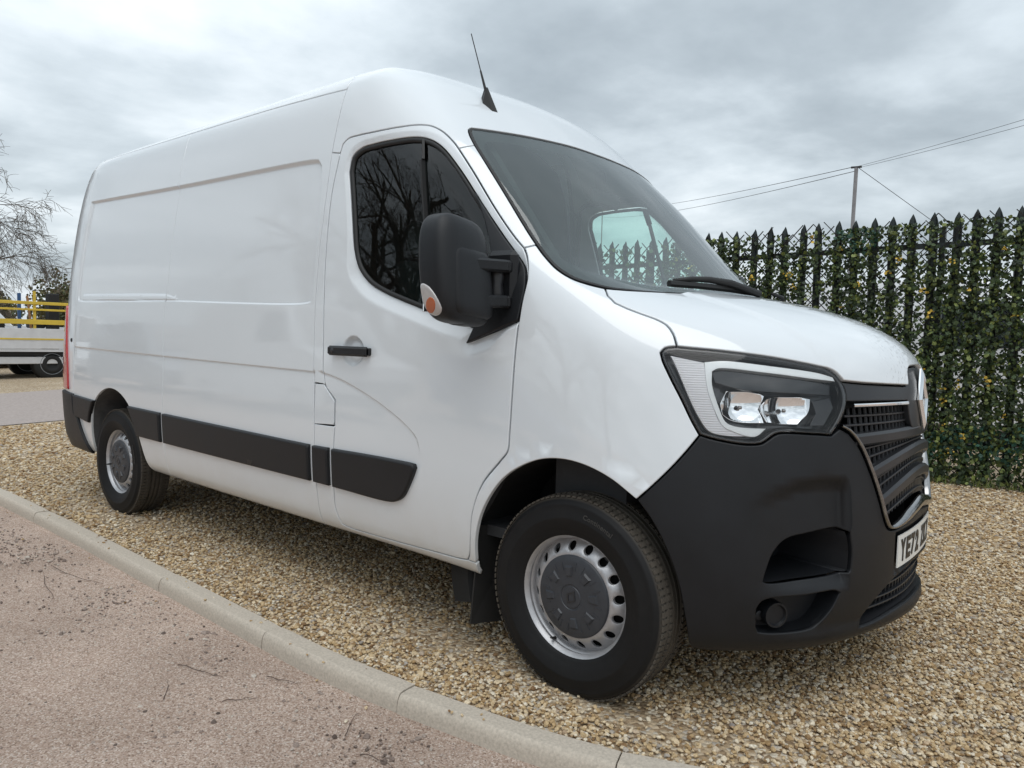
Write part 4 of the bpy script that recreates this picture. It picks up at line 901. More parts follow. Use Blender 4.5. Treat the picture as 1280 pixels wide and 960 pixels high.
door_pil = [(11.02, 12.80), (11.05, 12.3), (11.10, 11.5), (11.24, 10.7), (11.31, 10.40)]
door_front = [(11.31, 10.40), (11.27, 10.1), (11.12, 9.4), (10.95, 8.5), (10.90, 7.72), (10.88, 6.6), (10.875, 5.88), (10.86, 5.0), (10.84, 4.61), (10.74, 4.38), (10.45, 3.72), (10.30, 3.0), (10.25, 2.34), (10.215, 1.85), (10.17, 1.53)]
door_bot = [(10.17, 1.53), (10.06, 1.45), (9.6, 1.32), (9.2, 1.22), (8.75, 1.18), (8.48, 1.2), (8.37, 1.32), (8.32, 1.95), (8.315, 2.6), (8.32, 3.3), (8.33, 3.76), (8.345, 4.32)]
door_back = [(8.345, 4.32), (8.345, 5.0), (8.20, 5.40), (8.18, 5.7), (8.17, 6.8), (8.155, 8.2), (8.14, 10.1), (8.16, 11.96), (8.25, 13.03)]
flap = [(8.06, 5.42), (8.18, 5.42), (8.335, 4.98), (8.335, 4.32), (8.06, 4.27)]
arch_r = [(4.50, .55), (4.53, 1.5), (4.545, 2.3), (4.57, 2.8), (4.62, 3.34), (4.72, 3.82), (4.85, 4.13), (4.99, 4.29), (5.14, 4.27), (5.28, 4.08), (5.40, 3.74), (5.49, 3.2), (5.57, 2.5), (5.645, 1.2), (5.68, .55)]
arch_f = [(10.27, .45), (10.30, 1.53), (10.345, 2.4), (10.43, 2.97), (10.58, 3.50), (10.81, 4.02), (11.12, 4.41), (11.45, 4.66), (11.81, 4.77), (12.17, 4.75), (12.52, 4.62), (12.89, 4.36), (13.12, 4.02), (13.34, 3.53), (13.52, 2.90), (13.63, 2.10), (13.69, 1.3), (13.72, .62)]
pil_bot = [(11.31, 10.40), (11.72, 10.72)]
pil_top = [(11.02, 12.80), (11.66, 12.98)]
wsc_hi = [(11.66, 12.98), (11.72, 13.3), (11.82, 13.5), (12.0, 13.6)]
wsc_lo = [(11.72, 10.72), (11.69, 11.7), (11.66, 12.4), (11.66, 12.98)]
wsc_low = [(11.72, 10.72), (11.73, 10.25), (11.80, 9.75), (12.0, 9.47), (12.3, 9.36), (12.67, 9.33)]
wsc_top = [(12.0, 13.6), (12.9, 13.69), (14.08, 13.79), (15.3, 13.86), (16.4, 13.9), (18, 13.91)]
bon_shut = [(12.67, 9.33), (12.60, 9.02), (12.67, 8.76), (12.88, 8.62), (13.11, 8.50), (13.40, 8.35), (13.54, 8.2), (13.595, 7.95), (13.60, 7.55)]
head_top = [(13.60, 7.55), (14.36, 7.56), (15.13, 7.48), (15.60, 7.36), (15.84, 7.28), (15.95, 7.23), (16.05, 7.10), (16.12, 6.92)]
head_in = [(16.12, 6.92), (16.15, 6.6), (16.10, 6.3), (15.96, 5.98), (15.84, 5.80)]
head_bot = [(15.84, 5.80), (15.54, 5.84), (15.07, 5.86), (14.94, 5.76), (14.84, 5.68), (14.62, 5.65), (14.1, 5.72), (13.89, 5.77)]
head_out = [(13.89, 5.77), (13.78, 6.0), (13.62, 6.37), (13.44, 6.76), (13.31, 7.13), (13.29, 7.32), (13.38, 7.46), (13.60, 7.55)]
bump_wing = [(13.89, 5.77), (12.89, 4.36)]
grille_u = [(15.84, 5.80), (15.98, 5.93), (16.10, 5.83), (16.25, 5.56), (16.41, 5.05), (16.55, 4.53), (16.66, 4.10), (16.74, 3.93), (16.86, 3.88), (17.15, 3.90), (17.6, 4.0), (18, 4.06)]
bon_lip = [(16.12, 6.92), (16.35, 6.88), (16.9, 6.82), (17.42, 6.78)]
notch = [(17.42, 6.78), (17.50, 7.1), (17.62, 7.24), (17.8, 7.28), (18, 7.29)]
bon_rear = [(12.67, 9.33), (13.2, 9.47), (14.0, 9.68), (15.0, 9.86), (16.4, 10.02), (18, 10.08)]
rv = lambda l: l[::-1]
def join(*ls):
    o = []
    for l in ls:
        for q in l:
            if not o or abs(q[0]-o[-1][0])+abs(q[1]-o[-1][1]) > 1e-6: o.append(q)
    return o
def sym(*ls):
    """curve parts from the right side to the centre line, continued by their mirror image"""
    return list(ls)+[mir(l) for l in ls[::-1]]
xz = lambda uv: S(np.array(uv)[:, 0], np.array(uv)[:, 1])[:, [0, 2]]
# ---- pressed features of the cargo side
LEDGE = xz(curve([(4.10, 8.56), (4.15, 8.52), (5.9, 8.44), (7.85, 8.24), (7.97, 8.3), (8.005, 8.5), (8.01, 9.67), (8.0, 12.3), (7.985, 12.8), (7.93, 13.0), (7.85, 13.04), (6.02, 13.20), (4.10, 13.44), (4.08, 11), (4.08, 8.7), (4.10, 8.56)], .03, 30))
SUB = xz(curve([(4.22, 8.2), (4.22, 8.95), (5.9, 8.83), (6.02, 8.78), (6.13, 8.6), (6.18, 8.42), (6.2, 8.2)], .03, 30)); SUB = np.concatenate([SUB, [SUB[0]]])
CREASE = xz(curve([(3.9, 5.95), (5.95, 5.87), (8.06, 5.80), (8.18, 5.79), (8.44, 5.63), (8.75, 5.35), (9.09, 5.00), (9.38, 4.64), (9.52, 4.38), (9.56, 4.1), (9.56, 2.0)], .03, 60))
CREG = np.concatenate([CREASE, [[CREASE[-1][0], .1], [CREASE[0][0], .1]]])
def side_disp(P):
    q = P[:, [0, 2]]; d = np.zeros(len(P)); q = np.where(np.abs(P[:, 1:2]) > .6, q, 99)
    dl = dist_poly(q, LEDGE); ins = inside(q, LEDGE); z = q[:, 1]
    w = np.where(z > 1.8, .022, .013); dep = np.where(z > 1.8, .012, .009)+0*z
    dep = .010+.005*sstep((z-1.5)/.5)
    d -= np.where(ins, dep*sstep(dl/(.009+.011*sstep((z-1.9)/.1))), 0)
    ds = dist_poly(q, SUB); si = inside(q, SUB); d += np.where(si & ins, .005*sstep(ds/.008)*sstep((dl-.006)/.008), 0)
    dc = dist_poly(q, CREASE, False); ci = inside(q, CREG); f = sstep((1.12-z)/.01+1)*0+1
    d -= np.where(ci, .0065*sstep(dc/.008)*np.exp(-np.maximum(dc-.01, 0)/.22)*sstep((z-.60)/.12), 0)
    return d
WIN = [(8.39, 12.45), (8.44, 12.85), (8.60, 13.06), (8.9, 13.12), (9.3, 13.14), (9.95, 13.14), (10.22, 13.08), (10.42, 12.96), (10.56, 12.75), (10.68, 12.24), (10.78, 11.56), (10.93, 10.79), (11.06, 10.0), (11.09, 9.62), (11.0, 9.0), (10.92, 8.3), (10.89, 7.86), (10.55, 7.46), (10.22, 7.16), (10.24, 7.45), (10.05, 7.62), (9.88, 7.72), (9.52, 8.06), (8.95, 8.68), (8.74, 9.02), (8.60, 9.45), (8.53, 9.94), (8.47, 11.0), (8.42, 11.88)]
WINL = curve(WIN+[WIN[0]], .02, 50); WXZ = xz(WINL[:-1])
CUP = S(8.60, 6.57)
def door_disp(P):
    d = side_disp(P); q = P[:, [0, 2]]
    dw = dist_poly(q, WXZ); iw = inside(q, WXZ)
    x, z = q.T
    low = sstep((1.66-z)/.22); wid = .024+.036*low*sstep((-.28-x)/.10)
    t_ = np.maximum((dw-.002)/wid, 0); g_ = np.where(t_ < .85, 1-t_, np.clip((1.15-t_), 0, 1)**2/.6)
    d -= .021*np.minimum(g_, 1)*(.38+.62*low)
    e = ((x-CUP[0])/.075)**2+((z-CUP[2])/.068)**2; d -= .020*sstep((1-e)*1.6)
    return d
def nose_disp(P):
    # raised bonnet centre with a soft shoulder line
    a = np.abs(P[:, 1]); x = P[:, 0]; z = P[:, 2]
    lim = .50+.16*(.75-x); on = sstep((x-(-.05))/.2)
    return .007*(1-sstep((a-lim)/.035+.5))*on*sstep((1.5-z)/.1)
def wing_disp(P):
    x, z = P[:, 0], P[:, 2]; r = np.hypot(x+.0, z-.34)
    return .006*(1-sstep((r-.485)/.03))*sstep((z-.3)/.2)*(P[:, 0] < .33)
# ---- skin panels
cargo = loop(rv(rear_seam), gutter_r, mid_seam[:-1], [(5.985, .55)], [(5.68, .55)], rv(arch_r))
led_row = [(4.10, 8.56), (5.9, 8.44), (7.85, 8.24), (7.97, 8.3), (8.005, 8.5), (8.01, 9.67), (8.0, 12.3), (7.985, 12.8), (7.93, 13.0), (7.85, 13.04), (6.02, 13.20), (4.10, 13.44), (4.08, 11), (4.08, 8.7)]
cr_row = [(4.0, 5.95), (5.95, 5.87), (8.06, 5.80), (8.18, 5.79), (8.44, 5.63), (8.75, 5.35), (9.09, 5.00), (9.38, 4.64), (9.52, 4.38), (9.56, 4.1)]
rows = [(led_row, (-.026, -.018, -.012, -.006, 0, .006, .012, .018, .026)), (cr_row, (-.016, -.008, -.004, 0, .004)), ([(4.26, 8.95), (5.9, 8.83), (6.02, 8.78), (6.09, 8.68)], (-.006, 0, .004))]
panel('side_panel', cargo, PAINT, VAN, gap=.0012, roll=.002, disp=side_disp, cell=.045, rows=rows)
panel('side_panel', loop(mid_seam, [(5.985, .55), (8.08, .55)], rv(cargo_dn), rv(cargo_mid), rv(gutter_f)), PAINT, VAN, gap=.0012, roll=.002, disp=side_disp, cell=.045, rows=rows)
panel('sill_panel', loop(rv(cargo_dn)[0:4], [(8.06, 4.27), (8.335, 4.30), (8.345, 4.32)], rv(door_bot), [(10.17, 1.53), (10.30, 1.53)], [(10.27, .45), (8.08, .55)], step=.012), PAINT, VAN, gap=.0016, disp=side_disp, cell=.04)
panel('pillar_panel', loop([(8.05, 5.45), (8.045, 6.8), (8.04, 8.27), (8.05, 10.08), (8.08, 11.76), (8.12, 13.1)], [(8.12, 13.1), (8.25, 13.03)], rv(door_back[2:]), [(8.2, 5.42)]), PAINT, VAN, gap=.0014, roll=.002, disp=side_disp, cell=.04)
panel('fuel_flap', loop(flap+[flap[0]], corner=25), PAINT, VAN, gap=.0018, roll=.002, disp=side_disp, cell=.03)
roof = loop([(3.92, 16.3), (4.46, 16.2), (5.2, 16.12), (5.93, 16.02), (7.09, 15.85), (7.6, 15.72), (8.2, 15.6)], rv(cargo_up), [(8.2, 19.96), (3.2, 19.96)], [(3.2, 19.9), (3.2, 17), (3.25, 16.45)], step=.03)
r_ = panel('roof_panel', roof, PAINT, VAN, gap=.0035, roll=.005, cell=.1)
def full(front, back, step=.014):
    """closed loop symmetric about the centre plane; front and back are right-side polylines that run from the outer seam to the centre line"""
    f = [c for c in front]+[mir(c) for c in front[::-1]]; b = [mir(c)[::-1] for c in back]; b2 = [c[::-1] for c in back[::-1]]
    return loop(*f, *b, *b2, step=step)
panel('cab_roof_panel', full([[(8.12, 13.1), (8.25, 13.03)], door_top, pil_top, wsc_hi, wsc_top], [rv(cargo_mid), rv(cargo_up), [(8.2, 19.93), (12, 19.93), (15, 19.93), (18, 19.93)]], .016), PAINT, VAN, gap=.0022, cell=.05, both=False)
DOORS = panel('cab_door', loop(rv(door_bot), rv(door_front), rv(door_pil), rv(door_top), rv(door_back), step=.012)[::1], PAINT, VAN, gap=.0032, roll=.004, disp=door_disp, cell=.035,
      holes=[WINL[:-1]], fine=(lambda P: (dist_poly(P[:, [0, 2]], WXZ) < .085), .0095), rows=rows[1:2]+[([(8.60+.185*k_*math.cos(t_), 6.57+.56*k_*math.sin(t_)) for t_ in np.linspace(0, 2*math.pi, 25)], (0,)) for k_ in (.3, .5, .65, .78, .88, .96, 1.04, 1.12)])
panel('pillar_panel', loop(door_pil, pil_bot, wsc_lo, rv(pil_top)), PAINT, VAN, gap=.0022, cell=.03)
panel('front_wing', loop(door_front, [(10.17, 1.53), (10.30, 1.53)], arch_f[1:12], rv(bump_wing), head_out, rv(bon_shut), rv(wsc_low), rv(pil_bot), step=.012), PAINT, VAN, gap=.003, roll=.004, cell=.035, disp=wing_disp)
# ---- nose: bonnet, bumper, grille, lamps
def symloop(*ls, step=.014):
    """closed loop symmetric about u=18: the parts run on the right side from centre line to centre line"""
    L = loop(*ls, step=step); return L
BON = full([bon_shut, head_top, bon_lip, notch], [bon_rear])
panel('bonnet', BON, PAINTB, VAN, gap=.0025, roll=.004, cell=.035, disp=nose_disp, both=False, rows=[([(12.9, 9.3), (13.6, 8.8), (14.6, 8.2), (15.6, 7.5), (16.2, 7.0)], (-.03, -.02, -.01, 0, .01, .02, .03)), ([(23.1, 9.3), (22.4, 8.8), (21.4, 8.2), (20.4, 7.5), (19.8, 7.0)], (-.03, -.02, -.01, 0, .01, .02, .03))])
bowl = [(14.80, 3.07), (14.86, 3.35), (14.96, 3.66), (15.14, 3.88), (15.45, 3.98), (15.92, 4.05), (16.02, 3.98), (16.06, 3.6), (16.05, 3.16), (15.98, 3.10), (15.4, 3.04), (14.86, 3.03), (14.80, 3.07)]
fog = [(14.72, 1.95), (14.71, 2.45), (14.78, 2.62), (14.9, 2.68), (15.4, 2.70), (15.84, 2.72), (15.90, 2.66), (15.78, 2.2), (15.62, 1.78), (15.5, 1.70), (14.9, 1.72), (14.76, 1.78), (14.72, 1.95)]
intake = [(16.36, 1.30), (16.40, 1.7), (16.55, 2.15), (16.80, 2.5), (17.05, 2.68), (17.4, 2.76), (18, 2.80)]
intake_b = [(16.36, 1.30), (16.6, 1.28), (17.2, 1.42), (18, 1.50)]
INT = full([intake_b], [intake], .012)
hb = lambda l: np.asarray(loop(l, step=.01, corner=45))
bumpbot = [(13.72, .62), (14.0, .5), (14.5, .42), (15.2, .35), (16.5, .35), (18, .38)]
BUMP = full([bumpbot], [rv(arch_f[11:]), bump_wing[::-1], rv(head_bot), grille_u], .013)
def bump_disp(P):
    a = np.abs(P[:, 1]); x, z = P[:, 0], P[:, 2]
    # scooped corner around the air intake, with a proud splitter lip below
    ztop = .815-1.6*(a-.60)**2
    d = -.026*sstep((ztop-z)/.055)*sstep((a-.520)/.014)*sstep((.84-a)/.16)*sstep((z-.43)/.06)*(x > .3)
    lip = .022*sstep((.325-z)/.05)*sstep((x-.50)/.24)
    pad = sstep((.285-a)/.02)*sstep((z-.445)/.012)*sstep((.595-z)/.012)*(x > .7)
    return d+lip-.016*pad
cav = []
panel('front_bumper', BUMP, PLASTIC, VAN, gap=.0022, roll=.005, cell=.02, disp=bump_disp, both=False, depth=.018,
      holes=[hb(bowl), hb(mir(bowl)), hb(fog), hb(mir(fog)), INT])
BUMPER = [o for o in sc.objects if o.name == 'front_bumper'][0]
def cavity(name, L, depth, mat_, parent, start=.012, shrink=.0, disp=None, dirx=None):
    l = np.asarray(L, float); l = l if area(l) > 0 else l[::-1]
    P, n_ = nrm(l[:, 0], l[:, 1]); dv = disp(P) if disp else np.zeros(len(P)); P = P+n_*dv[:, None]
    dr = -n_ if dirx is None else np.tile(np.array(dirx, float), (len(P), 1))
    c = P.mean(0); A = P+dr*start; B = c+(P-c)*(1-shrink)+dr*depth
    if dirx is not None:
        ud = np.array(dirx, float)/np.linalg.norm(dirx); tt = B@ud; B = B+(tt.max()-tt)[:, None]*ud
    n = len(P); V = np.concatenate([A, B, [B.mean(0)]]); F = [(i, (i+1) % n, n+(i+1) % n, n+i) for i in range(n)]+[(n+i, n+(i+1) % n, 2*n) for i in range(n)]
    o = mesh(name, V, [f[::-1] for f in F], mat_, parent, smooth=False); return o
for k, sgn in ((bowl, -1), (mir(bowl), 1)):
    cavity('air_scoop', hb(k), .13, PLASTIC, BUMPER, disp=bump_disp, shrink=.12, dirx=(-.97, -.2*sgn, 0))
for k, sgn in ((fog, -1), (mir(fog), 1)):
    fb = cavity('lamp_recess', hb(k), .055, PLASTIC, BUMPER, disp=bump_disp, shrink=.05, dirx=(-.8, -.5*sgn, .0))
    c = S(15.05 if sgn < 0 else 36-15.05, 2.2); n_ = nrm(15.3 if sgn < 0 else 36-15.3, 2.2)[1]
    q = MB(); q.lathe([(0, .004), (.030, .004), (.034, .012), (.040, .012), (.042, 0), (.042, -.03)], 28, axis='x')
    o = q.build('fog_lamp_blank', PLASTIC, BUMPER, smooth='auto'); ln = Vector((float(n_[0]), float(n_[1]), 0)).normalized()
    o.matrix_world = Matrix.Translation(Vector(c)-ln*.028+Vector((0, 0, 0))) @ ln.to_track_quat('X', 'Z').to_matrix().to_4x4()
    q = MB(); q.lathe([(0, .002), (.012, .002), (.016, .0), (.016, -.02)], 20, axis='x'); c2 = S(14.86 if sgn < 0 else 36-14.86, 2.15)
    o = q.build('towing_eye_cap', PLASTIC, BUMPER, smooth='auto'); o.matrix_world = Matrix.Translation(Vector(c2)-ln*.038) @ ln.to_track_quat('X', 'Z').to_matrix().to_4x4()
cavity('intake_recess', INT, .075, SATIN, BUMPER, disp=bump_disp, shrink=.0, dirx=(-1, 0, .05))
# grille backing and lower intake backing
sheet('grille_backing', loop([(15.6, 5.2), (16.3, 3.6), (18, 3.6), (19.7, 3.6), (20.4, 5.2), (20.4, 7), (15.6, 7)], step=.05), DARK, VAN, depth=.085, cell=.08, both=False)
sheet('intake_backing', loop([(16.1, 1.0), (19.9, 1.0), (19.9, 3.1), (16.1, 3.1)], step=.05), DARK, VAN, depth=.07, cell=.08, both=False)
def along(u0, u1, vf, n, depth):
    u = np.linspace(u0, u1, n); v = np.array([vf(x) for x in u]); P, q = nrm(u, v); return P-q*depth, q
def slat(mb, u0, u1, vf, h, d, depth, n=40, bev=.002):
    """a horizontal bar following the nose: h tall, d deep, its face depth below the skin"""
    P, q = along(u0, u1, vf, n, depth); up = np.array([0, 0, 1.])
    q = q*[1, 1, 0]; q /= np.linalg.norm(q, axis=1, keepdims=True); V = []
    for o_, z_ in ((-d, -h/2), (-bev, -h/2), (0, -h/2+bev), (0, h/2-bev), (-bev, h/2), (-d, h/2)):
        V.append(P+q*o_+up*z_)
    V = np.concatenate(V); F = []
    for a in range(5):
        for i in range(n-1): F.append((a*n+i, a*n+i+1, (a+1)*n+i+1, (a+1)*n+i))
    F.append(tuple(k*n for k in range(6))); F.append(tuple(k*n+n-1 for k in range(6))[::-1]); mb.add(V, F)
def ublock(v):
    """where the grille opening begins at height v (right side)"""
    g_ = sorted([(b, a) for a, b in grille_u[2:9]]); return float(np.interp(v, [x[0] for x in g_], [x[1] for x in g_]))
BARS = [(5.66, 5.72, 16.2), (4.98, 5.36, 16.44), (4.42, 4.86, 16.60)]   # edge height, centre height, start
def barf(ve, vc, ue): return lambda u: vc+(ve-vc)*(abs(u-18)/(18-ue))**2
for ve, vc, ue in BARS:
    q = MB(); slat(q, ue+.02, 36-ue-.02, barf(ve, vc, ue), .043, .05, .002, 50, .009); q.build('grille_bar', SATIN, VAN, smooth='auto')
zones = [(6.36, 6.32, 5.66, 5.72), (5.66, 5.72, 4.98, 5.36), (4.98, 5.36, 4.42, 4.86), (4.42, 4.86, 4.02, 4.35)]
q = MB()
for a0, a1, b0, b1 in zones:
    rows_ = 3 if a0-b0 > .5 else 2
    for k in range(1, rows_+1):
        f = (k)/(rows_+.6) ; e0 = a0+(b0-a0)*f; e1 = a1+(b1-a1)*f; ub = ublock(min(5.8, max(3.95, e0)))
        slat(q, ub+.03, 36-ub-.03, barf(e0, e1, ub), .007, .03, .020, 44, .0015)
    for y_ in np.arange(-.46, .4601, .026):
        # vertical ribs
        us = np.linspace(16, 20, 200); yy = S(us, np.full(200, (a0+b0)/2))[:, 1]; u_ = float(np.interp(y_, yy, us))
        ue = ublock(min(5.8, (a0+b0)/2)); t_ = min(1, (abs(u_-18)/(18-ue))**2) if u_ != 18 else 0
        if u_ < ue+.03 or u_ > 36-ue-.03: continue
        va = a1+(a0-a1)*t_; vb = b1+(b0-b1)*t_
        P, n_ = nrm(np.array([u_, u_]), np.array([va, vb])); P = P-n_*.030; n_ = n_*[1, 1, 0]
        q.bar(P[0], P[1], .006, .018)
gm = q.build('grille_mesh', SATIN, VAN, fix=True)
q = MB()
for k, v0 in enumerate((1.75, 2.1, 2.45)):
    ul = {0: 16.5, 1: 16.62, 2: 16.85}[k]; slat(q, ul, 36-ul, lambda u, v0=v0: v0, .006, .03, .02, 36, .001)
for y_ in np.arange(-.40, .4, .03):
    us = np.linspace(16, 20, 200); yy = S(us, np.full(200, 2.))[:, 1]; u_ = float(np.interp(y_, yy, us)); P, n_ = nrm(np.array([u_, u_]), np.array([1.5, 2.7 if abs(y_) < .3 else 2.2])); P -= n_*.03; q.bar(P[0], P[1], .004, .012)
q.build('intake_mesh', SATIN, VAN)
# satin strip between lamps, chrome line, chrome frame round the grille
panel('grille_surround', full([[(16.12, 6.92), (16.15, 6.6), (16.12, 6.46)], [(16.12, 6.46), (16.6, 6.45), (17.2, 6.43), (17.40, 6.42)], [(17.40, 6.42), (17.5, 5.9), (17.72, 5.62), (18, 5.60)]], [[(16.12, 6.92), (16.35, 6.88), (16.9, 6.82), (17.42, 6.78)], [(17.42, 6.78), (17.50, 7.1), (17.62, 7.24), (17.8, 7.28), (18, 7.29)]], .01), SATIN, VAN, gap=.003, roll=.004, both=False, lift=-.004, cell=.03)
for sgn in (-1, 1):
    q = MB(); f = lambda u: 6.37
    a, b_ = (16.24, 17.40) if sgn < 0 else (18.6, 19.76)
    slat(q, a, b_, f, .012, .02, -.002, 30, .003); q.build('chrome_trim', CHROME, VAN, smooth='auto')
def ribbon(name, line, w0, w1, lift, mat_, parent, th=.01, n=None, both=False):
    """moulded strip along a surface line, from w0 to w1 metres to its left"""
    c = curve(line, .012); A = to_ab(c); T = np.gradient(A, axis=0); T /= np.linalg.norm(T, axis=1, keepdims=True)+1e-9; Q = np.stack([-T[:, 1], T[:, 0]], 1)
    w0 = np.interp(np.linspace(0, 1, len(c)), np.linspace(0, 1, len(w0)), w0)[:, None]; w1 = np.interp(np.linspace(0, 1, len(c)), np.linspace(0, 1, len(w1)), w1)[:, None]
    rowsV = []
    for f, l in ((0, -th), (0, 0), (.25, .85), (.5, 1), (.75, .85), (1, 0), (1, -th)):
        ab = A+Q*(w0+(w1-w0)*f); uv = to_uv(ab); P, n_ = nrm(uv[:, 0], uv[:, 1]); rowsV.append(P+n_*(lift*(l if l > 0 else 0)+(l if l < 0 else 0)))
    m_ = len(c); V = np.concatenate(rowsV); F = [(a*m_+i, a*m_+i+1, (a+1)*m_+i+1, (a+1)*m_+i) for a in range(6) for i in range(m_-1)]
    F = [f[::-1] for f in F] if False else F
    o = mesh(name, V, F, mat_, parent, smooth=True); bm = bmesh.new(); bm.from_mesh(o.data); bmesh.ops.recalc_face_normals(bm, faces=bm.faces); bm.to_mesh(o.data); bm.free()
    return o
GU = join(grille_u[1:], mir(grille_u[1:]))
ribbon('grille_chrome_frame', GU, [.003]*9, [.012, .012, .013, .040, .048, .040, .013, .012, .012], .012, FRAMEC, VAN)
# ---- badge: open rhombus standing proud in the dark notch
bc, bn = nrm(18., 6.42); bn = Vector(bn.tolist())
def rhomb(mb, c, n_, hw, hh, w, th, m=0):
    X = Vector((0, 1, 0)); Z = n_.cross(X); Z = Z if Z.z > 0 else -Z
    V = []
    for s_, l in ((1, 0), (1, th*.4), (.5, th), (0, th*.5), (0, 0)):
        for a, b_ in ((0, 1), (1, 0), (0, -1), (-1, 0)):
            k = 1-(1-s_)*w/hw; k2 = 1-(1-s_)*w*1.15/hh if True else k
            V.append(Vector(c)+X*(a*hw*k)+Z*(b_*hh*(1-(1-s_)*w*(hh/hw)*1.0/hh*1.1))+n_*l)
    F = [(r*4+i, r*4+(i+1) % 4, (r+1)*4+(i+1) % 4, (r+1)*4+i) for r in range(4) for i in range(4)]; mb.add(V, F, m)
q = MB(); bcen = Vector(S(18., 6.42).tolist())-bn*.004
rhomb(q, bcen, bn, .064, .112, .026, .014); q.build('diamond_badge', CHROME, VAN)
# ---- number plate
PL = empty('number_plate', None, None); PL.parent = VAN; PL.location = (.861, 0, .464)
q = MB()
nseg = 12; V = []; 
def pl_pt(y, z, off=0): return (-.055*(y/.26)**2*.25+off, y, z)
for off in (0, .004):
    for z in (0, .111):
        for i in range(nseg+1): V.append(pl_pt(-.26+.52*i/nseg, z, off))
k = nseg+1; F = []
for i in range(nseg):
    F += [(2*k+i, 2*k+i+1, 3*k+i+1, 3*k+i), (i, k+i, k+i+1, i+1), (i, i+1, 2*k+i+1, 2*k+i), (k+i, 3*k+i, 3*k+i+1, k+i+1)]
F += [(0, 2*k, 3*k, k), (nseg, k+nseg, 3*k+nseg, 2*k+nseg)]
q.add(V, F); bpy.data.objects.remove(PL)
PLATEW = simple('white_plate', (.80, .80, .77), .35, coat=.3); BLACKP = simple('plate_black', (.008, .008, .008), .4)
PL = q.build('number_plate', PLATEW, VAN); PL.location = (.866, 0, .466)
def text_mesh(txt, size, ext=.0006, offset=0, sp=1.0, res=4):
    cu = bpy.data.curves.new('txt', 'FONT'); cu.body = txt; cu.size = size; cu.extrude = ext; cu.offset = offset; cu.resolution_u = res; cu.space_character = sp
    o = bpy.data.objects.new('txt', cu); sc.collection.objects.link(o); dg = bpy.context.evaluated_depsgraph_get(); me = bpy.data.meshes.new_from_object(o.evaluated_get(dg))
    bpy.data.objects.remove(o); bpy.data.curves.remove(cu)
    V = np.array([tuple(v.co) for v in me.vertices]); F = [tuple(p_.vertices) for p_ in me.polygons]; bpy.data.meshes.remove(me); return V, F
x0 = -.235
for ch in 'YE72 ZKZ':
    if ch == ' ': x0 += .033; continue
    V, F = text_mesh(ch, .1, .0008, .0045); V = V-[V[:, 0].min(), V[:, 1].min(), 0]; V = V*[.050/max(V[:, 0].max(), .02), .079/V[:, 1].max(), 1]
    W = np.array([pl_pt(a+x0, b+.016, .0052+c) for a, b, c in V]); mesh('plate_character', W, F, BLACKP, PL, smooth=False); x0 += .061
